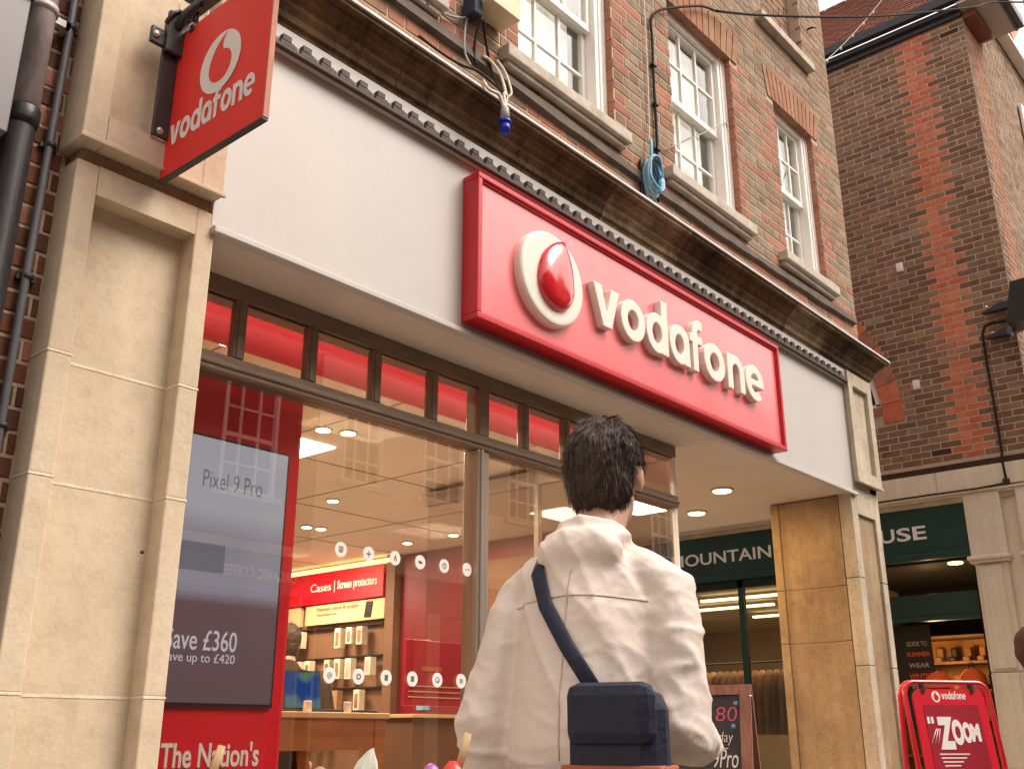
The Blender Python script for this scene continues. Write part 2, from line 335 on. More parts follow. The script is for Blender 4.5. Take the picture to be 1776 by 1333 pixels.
# ------------------------------------------------------------------ brickwork
BM_CACHE = {}
def brick_geo(h=.065, d=.05, c=.004, cx=.02):
    # unit length brick, front face at y=0, chamfered front edge
    vs = [(-.5+cx, 0, -h/2+c), (.5-cx, 0, -h/2+c), (.5-cx, 0, h/2-c), (-.5+cx, 0, h/2-c),
          (-.5, c, -h/2), (.5, c, -h/2), (.5, c, h/2), (-.5, c, h/2), (-.5, d, -h/2), (.5, d, -h/2), (.5, d, h/2), (-.5, d, h/2)]
    fs = [(0, 1, 2, 3)]+[(4+i, 4+(i+1) % 4, (i+1) % 4, i) for i in range(4)]+[(8+i, 8+(i+1) % 4, 4+(i+1) % 4, 4+i) for i in range(4)]
    return vs, fs
def brick_wall(parent, fr, rz, u0, u1, z0, z1, colf, holes=(), skip=None, rowhole=None, bond='flemish', maxobj=290, pitch=.075, proud=.0035, seed=1, name='brick', score=None):
    rnd = random.Random(seed); recs = []
    row = 0; z = z0
    while z+.06 < z1:
        zc = z+pitch/2
        pat = ([.215, .1025] if bond == 'flemish' else [.215])
        step = sum(pat)+.01*len(pat)
        u = u0-(row % 2)*(step/2 if bond != 'flemish' else .1625)-rnd.random()*.006; i = 0
        while u < u1:
            L = pat[i % len(pat)]; a, b = max(u, u0), min(u+L, u1); u += L+.01; i += 1
            segs = [(a, b)]
            for h in list(holes)+([(q_[0], q_[1], -99, 99) for q_ in rowhole(zc)] if rowhole else []):
                if h[2] < zc < h[3]:
                    ns = []
                    for p, q in segs:
                        if h[1] <= p or h[0] >= q: ns.append((p, q))
                        else:
                            if p < h[0]: ns.append((p, h[0]))
                            if q > h[1]: ns.append((h[1], q))
                    segs = ns
            for p, q in segs:
                if q-p < .014: continue
                uc = (p+q)/2
                if skip and skip(uc, zc): continue
                recs.append((uc, zc, q-p, colf(uc, zc, rnd, row)))
        z += pitch; row += 1
    def sc(r):
        p = proj(fr(r[0], 0, r[1])); inside = 0 < p[0] < 1776 and 0 < p[1] < 1333
        return (0 if inside else 1, p[2])
    recs.sort(key=score or sc)
    stuff = MB(); mats = []; midx = {}
    gv, gf = brick_geo()
    for k, (uc, zc, L, m) in enumerate(recs):
        n = proud+rnd.uniform(-.0013, .0013); tilt = rnd.uniform(-.006, .006)
        if k < maxobj:
            key = (m, pitch)
            if key not in BM_CACHE: BM_CACHE[key] = MB().add(gv, gf).mesh('brick', m)
            o = bpy.data.objects.new(name, BM_CACHE[key]); COL.objects.link(o); o.parent = parent
            o.location = fr(uc, n, zc)-OFF.get(parent, Vector()); o.rotation_euler = (0, tilt, rz); o.scale = (L, 1, 1)
        else:
            if m not in midx: midx[m] = len(mats); mats.append(m)
            R_ = Matrix.Translation(fr(uc, n, zc)) @ Matrix.Rotation(rz, 4, 'Z') @ Matrix.Rotation(tilt, 4, 'Y')
            stuff.add([R_ @ Vector((x*L, y, zz)) for x, y, zz in gv], gf, midx[m])
    if stuff.v: part('brickwork', stuff, mats, parent, 'stuff')
def pick(rnd, *opts):
    # opts: (weight, name)
    t = sum(o[0] for o in opts); r = rnd.random()*t
    for w_, nme in opts:
        r -= w_
        if r <= 0: return nme+str(rnd.randrange(len(BR[nme])))
    return opts[-1][1]+'0'
def wall_sheet(mb, fr, u0, u1, z0, z1, n, holes=(), mi=0, depth=.2, skipcell=None):
    us = sorted(set([u0, u1]+[x for h in holes for x in h[:2] if u0 < x < u1])); zs = sorted(set([z0, z1]+[x for h in holes for x in h[2:4] if z0 < x < z1]))
    for a, b in zip(us, us[1:]):
        for c, d in zip(zs, zs[1:]):
            if any(h[0] <= (a+b)/2 <= h[1] and h[2] <= (c+d)/2 <= h[3] for h in holes): continue
            p = [fr(a, n, c), fr(b, n, c), fr(b, n, d), fr(a, n, d)]; q = [fr(a, n-depth, c), fr(b, n-depth, c), fr(b, n-depth, d), fr(a, n-depth, d)]
            mb.add(p+q, [(0, 1, 2, 3), (7, 6, 5, 4), (0, 4, 5, 1), (1, 5, 6, 2), (2, 6, 7, 3), (3, 7, 4, 0)], mi)
    return mb

# ------------------------------------------------------------------ ground
mb = MB(); mb.box((-12, -2.2, -.12), (40, 20, -.004)); struct('pavement', mb, 'pave')
mb = MB()
for i in range(30):
    for j in range(4):
        mb.box((-3+i*.6+.004, -2.2+j*.6+.004, -.004), (-3+(i+1)*.6-.004, -2.2+(j+1)*.6-.004, random.uniform(0, .003)), 0)
part('paving_slabs', mb, 'pave', None, 'structure')
mb = MB(); mb.box((-60, -6.4, -.3), (90, -2.35, -.12)); struct('road', mb, 'road')
mb = MB(); mb.box((-12, -2.35, -.3), (40, -2.2, -.002), bev=.01); struct('kerb', mb, 'stone_grey')
mb = MB(); mb.box((-12, -8.4, -.3), (40, -6.4, 0)); struct('far_pavement', mb, 'pave')
mb = MB(); mb.add([(-300, -300, -.32), (300, -300, -.32), (300, 300, -.32), (-300, 300, -.32)], [(0, 1, 2, 3)]); struct('ground', mb, 'pave')

# ================================================================== the shop building
FR = front(0)
shop = thing('shop_building', 'brick building with sash windows above a stone and off white shopfront', 'building', (4.6, .3, 0))
WX = [(1.95, 2.85), (3.53, 4.43), (5.12, 6.0), (6.70, 7.40)]
WZ0, WZ1 = 4.58, 5.99
holes = [(a, b, WZ0, WZ1) for a, b in WX]
blind_holes = [(a, b, 6.74, 8.0) for a, b in [(1.95, 2.85), (3.53, 4.43), (5.12, 6.0), (6.68, 7.42)]]
mb = MB(); wall_sheet(mb, FR, .6, 7.93, 4.0, 9.2, 0, holes+blind_holes, depth=.25); part('wall', mb, 'mortar', shop)
mb = MB(); mb.box((7.68, .26, 3.9), (7.93, 9, 9.2)); part('side_wall', mb, 'opp_brick', shop)
mb = MB(); mb.box((.6, .4, 8.9), (7.9, 9, 9.1)); part('roof_slab', mb, 'lead', shop)
def shop_col(u, z, rnd, row):
    for a, b in WX:
        if WZ1-.01 < z < WZ1+.30 and a-.12 < u < b+.12: return pick(rnd, (1, 'orange'), (.6, 'brown'))
        e = .07+.11*(row % 2)
        if WZ0-.1 < z < WZ1 and (a-e < u < a or b < u < b+e): return pick(rnd, (4, 'red'), (1.6, 'brown'))
    if z < 4.5: return pick(rnd, (2.6, 'red'), (2.5, 'brown'), (1, 'grey'))
    if z > 6.1: return pick(rnd, (2, 'brown'), (4.5, 'grey'), (.25, 'orange'))
    return pick(rnd, (1.8, 'brown'), (4.5, 'grey'), (.35, 'red'), (.15, 'orange'))
lint = [(a-.12, b+.12, WZ1-.01, WZ1+.27) for a, b in WX]
brick_wall(shop, FR, 0, 1.86, 7.93, 4.07, 8.2, shop_col, holes+blind_holes+lint, seed=3)
# flat arches of upright gauged bricks over each window
for a, b in WX:
    n = 13
    for i in range(n):
        u = a-.10+(b-a+.20)*(i+.5)/n; lean = (i-(n-1)/2)*.010; wd = (b-a+.20)/n-.008
        m_ = MB(); m_.prism([(u-wd/2, WZ1-.004), (u+wd/2, WZ1-.004), (u+wd/2+lean, WZ1+.26), (u-wd/2+lean, WZ1+.26)], lambda p, q, d: Vector((p, d, q)), -.010-random.random()*.002, .06)
        part('lintel_brick', m_, random.choice(['orange0', 'orange1', 'orange0', 'red0', 'brown2']), shop)
# red brick reveals inside each opening
for a, b in WX:
    m_ = MB(); z = WZ0
    while z < WZ1-.05:
        m_.box((b-.004, .003, z), (b+.03, .115, z+.065)); m_.box((a-.03, .003, z), (a+.004, .115, z+.065)); z += .075
    part('reveal_brickwork', m_, 'red0', shop, 'stuff')
# blocked openings on the floor above
for a, b, c, d in blind_holes:
    m_ = MB(); wall_sheet(m_, front(.11), a, b, c, d, 0, depth=.1); pn = part('blocked_opening', m_, 'mortar_dark', shop)
    m_ = MB(); z = c+.005; r = 0
    while z < d-.07:
        u = a+(.0 if r % 2 else .11)
        while u < b-.03:
            m_.box((u+.005, .100, z), (min(u+.21, b-.003), .112, z+.065)); u += .22
        z += .075; r += 1
    part('brickwork', m_, 'brown0', pn, 'stuff')
    m_ = MB(); m_.box((a-.17, -.07, c-.075), (b+.07, .08, c-.002), bev=.006); part('window_sill', m_, 'sill', shop)

def sash_window(a, b, z0, z1, parent):
    """box sash, three panes wide, two high in each sash; face set back in the reveal"""
    y = .055; fw = .055; jr = .10
    m_ = MB()
    m_.box((a, y, z0), (a+fw, y+.12, z1), bev=.004); m_.box((b-jr, y, z0), (b, y+.12, z1), bev=.004)
    m_.box((a+fw, y, z1-.05), (b-jr, y+.12, z1), bev=.004); m_.box((a+fw, y, z0), (b-jr, y+.12, z0+.03), bev=.003)
    m_.box((b-jr+.035, y-.008, z0), (b-jr+.05, y, z1-.002)); m_.box((b-.02, y-.01, z0), (b-.002, y, z1-.002))
    win = part('sash_window', m_, 'white_paint', parent)
    zm = z0+.58*(z1-z0)*.98-.08; ia, ib = a+fw, b-jr
    for (s0, s1, yy, nm) in ((zm-.02, z1-.05, y+.035, 'upper_sash'), (z0+.03, zm+.02, y+.075, 'lower_sash')):
        m_ = MB(); st = .036
        m_.box((ia, yy, s0), (ia+st, yy+.036, s1), bev=.003); m_.box((ib-st, yy, s0), (ib, yy+.036, s1), bev=.003)
        m_.box((ia+st, yy, s1-st), (ib-st, yy+.036, s1), bev=.003); m_.box((ia+st, yy, s0), (ib-st, yy+.036, s0+(.045 if nm == 'upper_sash' else .05)), bev=.003)
        pw, ph = (ib-ia-2*st)/3, (s1-s0-2*st)/2
        for k in (1, 2): m_.box((ia+st+pw*k-.008, yy+.004, s0+st), (ia+st+pw*k+.008, yy+.030, s1-st))
        m_.box((ia+st, yy+.006, s0+st+ph-.008), (ib-st, yy+.028, s0+st+ph+.008))
        part(nm, m_, 'white_paint', win)
        for i in range(3):
            for j in range(2):
                m_ = MB(); m_.box((ia+st+pw*i+.008, yy+.015, s0+st+ph*j+.008), (ia+st+pw*(i+1)-.008, yy+.019, s0+st+ph*(j+1)-.008)); part('pane', m_, 'glass_up', win)
    m_ = MB(); u = ia-.02
    while u < ib-.115:                       # white blind slats hung vertically, stopping short of the right jamb
        m_.box((u, y+.145, z0), (u+.082, y+.150, z1)); u += .084
    part('window_blind', m_, 'blind', win)
    m_ = MB(); m_.box((a-.1, y+.9, z0-.2), (b+.1, y+.95, z1+.2)); m_.box((a-.1, y+.2, z0-.3), (b+.1, y+.9, z0-.2)); m_.box((a-.1, y+.2, z1+.2), (b+.1, y+.9, z1+.25)); m_.box((b+.1, y+.2, z0-.3), (b+.14, y+.95, z1+.25)); m_.box((a-.14, y+.2, z0-.3), (a-.1, y+.95, z1+.25))
    part('room_wall', m_, 'room_dark', win)
for a, b in WX:
    sash_window(a, b, WZ0, WZ1, shop)
    m_ = MB(); m_.box((a-.16, -.075, WZ0-.075), (b+.075, .09, WZ0-.002), bev=.007); m_.box((a-.13, -.045, WZ0-.11), (b+.05, .02, WZ0-.076), bev=.004); part('window_sill', m_, 'sill', shop)
# old string course, partly leaded, dirt and shadow put into its dark colour, drooping between the sills
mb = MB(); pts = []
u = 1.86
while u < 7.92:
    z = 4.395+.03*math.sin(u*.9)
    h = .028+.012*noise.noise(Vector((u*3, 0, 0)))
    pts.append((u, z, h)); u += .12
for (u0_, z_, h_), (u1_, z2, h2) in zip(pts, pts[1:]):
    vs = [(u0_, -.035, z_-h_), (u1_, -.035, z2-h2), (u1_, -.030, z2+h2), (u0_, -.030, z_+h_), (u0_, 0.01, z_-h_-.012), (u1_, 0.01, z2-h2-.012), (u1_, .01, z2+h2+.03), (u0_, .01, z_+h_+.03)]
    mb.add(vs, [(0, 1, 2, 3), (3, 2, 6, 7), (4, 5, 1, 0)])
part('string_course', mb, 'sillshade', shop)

# ---- cornice: one moulded profile swept along the front and round the corner
prof = [(.0, 3.885), (.03, 3.885), (.036, 3.905), (.05, 3.912), (.055, 3.94), (.075, 3.965), (.078, 3.985), (.10, 4.0), (.112, 4.02), (.13, 4.028), (.135, 4.045), (.165, 4.052), (.168, 4.088), (.0, 4.14)]
def sweep(mb, prof, path, mi=0):
    # path along the wall: list of (x, y) with outward offset handled by mitre (front then right side)
    cols = []
    for (x, y, ox, oy) in path: cols.append([(x+ox*p, y+oy*p, z) for p, z in prof])
    n = len(prof)
    for A, B in zip(cols, cols[1:]):
        mb.add(A+B, [(i, n+i, n+(i+1) % n, (i+1) % n) for i in range(n)], mi)
    mb.add(cols[0], [tuple(range(n))]); mb.add(cols[-1], [tuple(range(n-1, -1, -1))])
xs = [1.83, 2.62, 3.45, 4.20, 4.98, 5.63, 6.42, 7.02, 7.93]
for i, (a, b) in enumerate(zip(xs, xs[1:])):
    mb = MB()
    if i < len(xs)-2: sweep(mb, prof, [(a+.002, 0, 0, -1), (b-.002, 0, 0, -1)])
    else: sweep(mb, prof, [(a+.002, 0, 0, -1), (7.93, 0, 1, -1), (7.93, 4.5, 1, 0)])
    part('cornice_stone', mb, 'cornice_light' if i in (3, 6) else 'cornice', shop)
mb = MB(); u = 1.83; ed = []
while u < 8.11: ed.append(u); u += .09
ed.append(8.115)
for a, b in zip(ed, ed[1:]):
    w1 = .004*noise.noise(Vector((a*4, 0, 0))); w2 = .004*noise.noise(Vector((b*4, 0, 0)))
    mb.add([(a, -.180+w1, 4.076+w1), (b, -.180+w2, 4.076+w2), (b, -.172, 4.099), (a, -.172, 4.099), (b, 0, 4.15), (a, 0, 4.15), (a, -.16, 4.076), (b, -.16, 4.076)], [(0, 1, 2, 3), (3, 2, 4, 5), (6, 7, 1, 0)])
mb.box((7.93, -.16, 4.085), (8.115, 4.4, 4.10))
part('cornice_flashing', mb, 'lead', shop)

# ---- fascia, dentil strip, soffit
mb = MB(); mb.box((1.80, -.004, 2.905), (7.46, .06, 3.765)); part('fascia_board', mb, 'fascia', shop)
mb = MB(); mb.box((1.80, -.030, 3.770), (7.50, .06, 3.884)); part('fascia_top_board', mb, 'fascia', shop)
mb = MB(); mb.box((1.80, -.030, 2.872), (7.49, .02, 2.897), bev=.003); part('fascia_lip', mb, 'fascia', shop)
mb = MB(); mb.box((1.80, -.001, 2.897), (7.46, .05, 2.905)); part('shadow_gap', mb, 'black', shop)
mb = MB(); mb.box((7.46, -.012, 2.905), (7.475, .05, 3.765)); part('fascia_end_strip', mb, 'alu', shop)
mb = MB(); mb.box((1.82, -.056, 3.768), (7.47, -.031, 3.787), bev=.004); part('dentil_rail', mb, 'dentil', shop)
dm = MB(); dm.box((-.022, 0, .020), (.020, .024, .046)); dm.prism([(-.03, 0), (.052, 0), (.052, .014), (.030, .022), (.018, .021), (-.022, .021), (-.03, .012)], lambda p, q, d: Vector((p, d, q)), .002, .026)
dme = dm.mesh('dentil', 'dentil')
k = 0; u = 1.92
while u < 7.44:
    o = link('dentil', dme, shop); o.location = Vector((u, -.056, 3.7875))-OFF[shop]; u += .1025; k += 1
mb = MB(); mb.box((1.80, .021, 2.884), (5.43, .42, 2.92)); part('soffit', mb, 'soffit', shop)
mb = MB(); mb.box((5.431, .021, 2.8838), (7.93, 2.6, 2.92)); part('porch_soffit', mb, 'soffit', shop)
mb = MB(); mb.box((7.80, .0, 2.925), (7.93, 9, 3.9)); part('end_wall', mb, 'stone_grey', shop)

# ---- stone piers (each block a separate stone)
def pier_block(x0, x1, z0, z1, y0, y1, ra, rb, rz0=None, rz1=None, dep=.078, m_='stone', bevel=.006):
    """block with a sunk panel between x=ra..rb on its front; the panel may stop at rz0 / rz1"""
    mb = MB(); g = .0025
    za, zb = z0+g, z1-g; b = bevel
    pa = za if rz0 is None else rz0; pb = zb if rz1 is None else rz1
    mb.box((x0, y0, za), (ra, y1, zb), bev=b); mb.box((rb, y0, za), (x1, y1, zb), bev=b)
    if rz0 is not None: mb.box((ra, y0+.0006, za+.0005), (rb, y1-.01, rz0), bev=0)
    if rz1 is not None: mb.box((ra, y0+.0006, rz1), (rb, y1-.01, zb-.0005), bev=0)
    mb.box((ra-.02, y0+dep, pa-.01 if rz0 is not None else za), (rb+.02, y1-.02, pb+.01 if rz1 is not None else zb))
    return part('stone_block', mb, m_, shop)
for z0, z1, kw in ((0, .62, dict(rz0=.3)), (.62, 1.258, {}), (1.258, 1.885, {}), (1.885, 2.275, {}), (2.275, 2.952, dict(rz1=2.843))):
    pier_block(1.287, 1.817, z0, z1, -.002, .32, 1.366, 1.740, **kw)
for z in (.62, 1.258, 1.885, 2.275):
    mb = MB(); mb.box((1.2855, -.0035, z-.0045), (1.367, .30, z+.0045), bev=.002); mb.box((1.739, -.0035, z-.0045), (1.8185, .30, z+.0045), bev=.002); mb.box((1.367, .0745, z-.0045), (1.739, .08, z+.0045)); part('pier_joint_mortar', mb, 'stone_joint', shop)
mb = MB(); mb.box((1.30, .085, 0), (1.81, .28, 2.95)); part('pier_core', mb, 'stone', shop)
mb = MB(); mb.box((1.305, .015, 2.952), (1.80, .30, 3.0)); part('pier_neck', mb, 'stone_brown', shop)
pier_block(1.268, 1.808, 3.0, 3.86, -.052, .32, 1.350, 1.715, rz0=3.115, dep=.06)
mb = MB(); mb.box((1.262, -.060, 3.0), (1.814, -.046, 3.016), bev=.003); part('pier_lip', mb, 'stone', shop)
pier_block(1.268, 1.808, 3.86, 4.5, -.052, .32, 1.350, 1.715, dep=.06)
mb = MB(); mb.box((1.30, .06, 4.5), (1.84, .3, 9)); part('corner_wall', mb, 'opp_brick', shop)
# right hand pier: front face and long stained inner face
for z0, z1, kw in ((0, .9, dict(rz0=.35)), (.9, 1.62, {}), (1.62, 2.25, {}), (2.25, 2.945, dict(rz1=2.74))):
    mb = MB(); g = .002; za, zb = z0+g, z1-g; pa = kw.get('rz0', za); pb = kw.get('rz1', zb)
    mb.box((7.402, -.002, za), (7.51, .10, zb), bev=.005); mb.box((7.84, -.002, za), (7.938, .10, zb), bev=.005)
    if 'rz0' in kw: mb.box((7.51, -.0014, za), (7.84, .09, pa))
    if 'rz1' in kw: mb.box((7.51, -.0014, pb), (7.84, .09, zb))
    mb.box((7.50, .055, pa-.01), (7.85, .09, pb+.01))
    part('stone_block', mb, 'stone_grey', shop)
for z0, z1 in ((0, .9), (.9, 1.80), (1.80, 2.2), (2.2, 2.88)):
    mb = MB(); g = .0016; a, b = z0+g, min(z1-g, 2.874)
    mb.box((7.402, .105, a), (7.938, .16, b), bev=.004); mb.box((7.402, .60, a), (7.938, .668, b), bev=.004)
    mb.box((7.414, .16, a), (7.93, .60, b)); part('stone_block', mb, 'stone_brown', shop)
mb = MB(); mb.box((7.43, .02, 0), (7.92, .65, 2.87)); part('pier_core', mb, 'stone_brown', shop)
mb = MB(); mb.box((7.50, .0, 2.945), (7.92, .55, 2.985)); part('pier_neck', mb, 'stone_grey', shop)
mb = MB(); mb.box((7.476, -.05, 2.985), (7.56, .12, 3.88), bev=.004); mb.box((7.85, -.05, 2.985), (7.94, .12, 3.88), bev=.004)
mb.box((7.56, -.0495, 2.99), (7.85, .1, 3.075)); mb.box((7.56, -.0495, 3.77), (7.85, .1, 3.879)); mb.box((7.55, -.018, 3.07), (7.86, .1, 3.78)); part('pier_panel', mb, 'stone_grey', shop)
mb = MB(); mb.box((7.47, -.058, 2.975), (7.945, -.04, 2.997), bev=.003); part('pier_lip', mb, 'stone_grey', shop)

# ---- shopfront window frame, glazing
GY = .33
mb = MB()
TZ0, TZ1 = 2.485, 2.56
mb.box((1.80, .30, 2.81), (5.42, .40, 2.882), bev=.004)                         # head
mb.box((1.80, .318, 2.80), (5.42, .39, 2.812))
part('window_head', mb, 'timber', shop)
mb = MB(); mb.box((1.80, .295, TZ0), (5.42, .40, TZ1), bev=.008); mb.box((1.80, .285, TZ0+.022), (5.42, .30, TZ0+.045), bev=.006); part('transom', mb, 'timber', shop)
bars = [(407, 430), (528, 553), (635, 658), (735, 755), (898, 918), (968, 990)]
bx = []
for i in range(9):
    bx.append(2.15+.364*i)
bx = [2.165, 2.53, 2.897, 3.262, 3.945, 4.30, 4.66, 5.02]
for u in bx:
    mb = MB(); mb.box((u-.028, .303, TZ1), (u+.028, .345, 2.81), bev=.006); mb.box((u-.014, .297, TZ1+.003), (u+.014, .306, 2.809), bev=.003); part('glazing_bar', mb, 'timber', shop)
mb = MB(); mb.box((3.575, .30, .45), (3.622, .40, TZ0-.001), bev=.006); mb.box((3.622, .31, .45), (3.665, .40, TZ0-.001), bev=.006); mb.box((3.59, .292, .45), (3.606, .302, TZ0-.001)); part('mullion', mb, 'alu', shop)
mb = MB(); mb.box((3.585, .30, TZ1), (3.655, .40, 2.81), bev=.006); part('mullion_head', mb, 'timber', shop)
mb = MB(); mb.box((1.80, .30, .35), (5.42, .42, .45), bev=.005); part('window_cill', mb, 'timber', shop)
mb = MB(); mb.box((1.80, .31, 0), (5.42, .42, .35)); part('stallriser', mb, 'sign_edge', shop)
mb = MB(); mb.box((5.395, .31, .45), (5.42, .335, 2.81)); part('corner_post', mb, 'white_paint', shop)
panes = []
edges = [1.81]+bx[:4]+[3.62]+bx[4:]+[5.41]
for a, b in zip(edges, edges[1:]):
    mb = MB(); mb.box((a, GY-.012, TZ1), (b, GY-.006, 2.81)); part('transom_pane', mb, 'glass', shop)
mb = MB(); mb.box((1.81, GY, .45), (3.60, GY+.008, TZ0)); pane1 = part('window_pane', mb, 'glass', shop)
mb = MB(); mb.box((3.64, GY, .45), (5.395, GY+.008, TZ0)); part('window_pane', mb, 'glass', shop)
mb = MB(); mb.box((5.40, .36, .45), (5.408, 2.5, 2.8)); part('side_pane', mb, 'glass', shop)
mb = MB(); mb.box((5.38, .42, 0), (5.42, 2.5, .45)); mb.box((5.38, .42, 2.80), (5.42, 2.5, 2.88)); mb.box((5.38, 1.4, .45), (5.42, 1.44, 2.8)); part('side_frame', mb, 'alu', shop)
# round service stickers on the pane
def sticker(cx, cz, k):
    mb = MB(); r = .0315; n = 28
    mb.prism([(cx+r*math.cos(2*PI*i/n), cz+r*math.sin(2*PI*i/n)) for i in range(n)], lambda p, q, d: Vector((p, d, q)), GY-.0022, GY-.0004, 0)
    f = lambda p, q, d: Vector((cx+p*.001, d, cz+q*.001)); a, b = GY-.0034, GY-.0024
    def rect(x0, z0, x1, z1): mb.prism([(x0, z0), (x1, z0), (x1, z1), (x0, z1)], f, a, b, 1)
    def ringp(R, r_, n=18):
        for i in range(n):
            t0, t1 = 2*PI*i/n, 2*PI*(i+1)/n
            mb.prism([(R*math.cos(t0), R*math.sin(t0)), (R*math.cos(t1), R*math.sin(t1)), (r_*math.cos(t1), r_*math.sin(t1)), (r_*math.cos(t0), r_*math.sin(t0))], f, a, b, 1)
    if k == 0: ringp(13, 10); rect(-4, -7, 4, 5); rect(-11, 10, -5, 14); rect(5, 10, 11, 14)
    elif k == 1: rect(-13, -2, 13, 2); rect(-2, 2.1, 2, 13); rect(-2, -13, 2, -2.1)
    elif k == 2: mb.prism([(-9, -12), (-5, -12), (0, 4), (5, -12), (9, -12), (2, 13), (-2, 13)], f, a, b, 1)
    elif k == 3: mb.prism([(-13, 5), (-8, 7), (13, 1), (13, -4), (2, -7), (-10, -4)], f, a, b, 1)
    elif k == 4: ringp(14, 11); mb.prism([(-5, 8), (-2, 8), (6, -8), (3, -8)], f, a, b, 1)
    elif k == 5: rect(-12, -3, -3, 1); rect(2, -1, 12, 3)
    elif k == 6: ringp(12, 10); ringp(5, 3, 10)
    elif k == 7: ringp(12, 7); mb.prism([(-10, -12), (-3, -11), (-8, -5)], f, a, b, 1)
    elif k == 8: rect(-9, -12, 9, 12)
    elif k == 9: rect(-10, 4, 10, 11); rect(-10, -3, 10, 2); rect(-10, -11, 10, -5)
    elif k == 10: ringp(13, 10); mb.prism([(2, 2), (9, -6), (5, -7), (3, -12), (0, -4)], f, a, b, 1)
    else: rect(-9, -9, 9, -6); rect(-9, 6, 9, 9); rect(-9, -5.9, -6, 5.9); rect(6, -5.9, 9, 5.9); rect(-2, -3, 2, 3)
    link('window_sticker', mb.mesh('sticker', ['sticker', 'icon']), pane1)
for k in range(6): sticker(2.762+.1545*k, 1.884+.001*k, k); sticker(2.738+.1535*k, 1.376+.001*k, 6+k)

# ---- recessed soffit lights of the corner porch
for (u, v) in ((6.675, .683), (7.259, 1.253), (6.2, 1.6)):
    t = MB(); n = 24; r = .085
    t.prism([(u+r*math.cos(2*PI*i/n), v+r*math.sin(2*PI*i/n)) for i in range(n)], lambda p, q, d: Vector((p, q, d)), 2.870, 2.8835)
    li = part('soffit_light', t, 'eave', shop)
    t = MB(); r = .066
    t.prism([(u+r*math.cos(2*PI*i/n), v+r*math.sin(2*PI*i/n)) for i in range(n)], lambda p, q, d: Vector((p, q, d)), 2.864, 2.8695); part('lamp_disc', t, 'light_yellow', li)
def area(name, loc, size, energy, col, rot=(0, 0, 0)):
    l = bpy.data.lights.new(name, 'AREA'); l.shape = 'DISK'; l.size = size; l.energy = energy; l.color = col
    o = bpy.data.objects.new(name, l); COL.objects.link(o); o.location = loc; o.rotation_euler = rot; o.parent = shop; o.location = Vector(loc)-OFF[shop]; return o
for (u, v) in ((6.675, .683), (7.259, 1.253), (6.2, 1.6)): area('soffit_lamp', (u, v, 2.858), .12, 4.5, (1, .62, .25))

# ================================================================== signs
def finish(mb, voxel, mats, name, parent, smooth=4, disp=None):
    """melt overlapping solids into one continuous smooth mesh"""
    me = mb.mesh('tmp', mats); o = bpy.data.objects.new('tmp', me); COL.objects.link(o)
    r = o.modifiers.new('r', 'REMESH'); r.mode = 'VOXEL'; r.voxel_size = voxel; r.use_smooth_shade = True
    s_ = o.modifiers.new('s', 'SMOOTH'); s_.factor = .5; s_.iterations = smooth
    dg = bpy.context.evaluated_depsgraph_get(); m2 = bpy.data.meshes.new_from_object(o.evaluated_get(dg))
    bpy.data.objects.remove(o); bpy.data.meshes.remove(me); m2.name = name
    if disp:
        nn = [v.normal.copy() for v in m2.vertices]
        for v, q in zip(m2.vertices, nn): v.co += q*disp(v.co)
    m2.materials.clear(); m2.materials.append(M[mats])
    for p in m2.polygons: p.use_smooth = True
    return link(name, m2, parent)
def arc(cx, cy, rx, ry, a0, a1, w, n=20):
    out = []
    for i in range(n):
        t0, t1 = math.radians(a0+(a1-a0)*i/n), math.radians(a0+(a1-a0)*(i+1)/n)
        out.append([(cx+rx*math.cos(t0), cy+ry*math.sin(t0)), (cx+rx*math.cos(t1), cy+ry*math.sin(t1)), (cx+(rx-w)*math.cos(t1), cy+(ry-w*.92)*math.sin(t1)), (cx+(rx-w)*math.cos(t0), cy+(ry-w*.92)*math.sin(t0))])
    return out
def rect(x0, y0, x1, y1): return [[(x0, y0), (x1, y0), (x1, y1), (x0, y1)]]
GL = {  # strokes in units of the x-height: (width, pieces)
 'v': (1.04, [[(0, 1), (.33, 1), (.54, .30), (.52, 0), (.36, 0)], [(.52, .30), (.72, 1), (1.04, 1), (.70, 0), (.50, 0)]]),
 'o': (1.04, arc(.52, .5, .52, .525, 0, 360, .29)),
 'd': (1.02, arc(.50, .5, .50, .525, 0, 360, .28)+rect(.72, .0, 1.02, 1.42)),
 'a': (1.02, arc(.50, .5, .50, .525, 0, 360, .28)+rect(.72, .0, 1.02, .56)+arc(.62, .56, .40, .465, 0, 90, .29, 10)),
 'f': (.74, rect(.14, 0, .43, 1.05)+arc(.56, 1.0, .42, .44, 80, 180, .28, 12)+rect(.56, 1.165, .72, 1.435)+rect(0, .76, .70, .99)),
 'n': (.98, rect(0, 0, .30, 1.0)+arc(.49, .53, .49, .495, 0, 160, .29, 16)+rect(.69, 0, .98, .56)),
 'e': (1.02, arc(.51, .5, .51, .525, 0, 312, .28)+rect(.15, .41, 1.01, .60)),
}
def glyph(mb, ch, fr, u0, u1, z0, xh, n0, n1, stag=.00004):
    w_, pcs = GL[ch]
    for i, p in enumerate(pcs):
        k = 0 if len(p) > 4 else i
        q = [(u0+(u1-u0)*x/w_, z0+xh*y) for x, y in p]
        ar = sum(q[j][0]*q[(j+1) % len(q)][1]-q[(j+1) % len(q)][0]*q[j][1] for j in range(len(q)))
        if ar < 0: q.reverse()
        mb.prism(q, lambda a, b, d: fr(a, d, b), n0, n1+stag*((i*7) % 11))
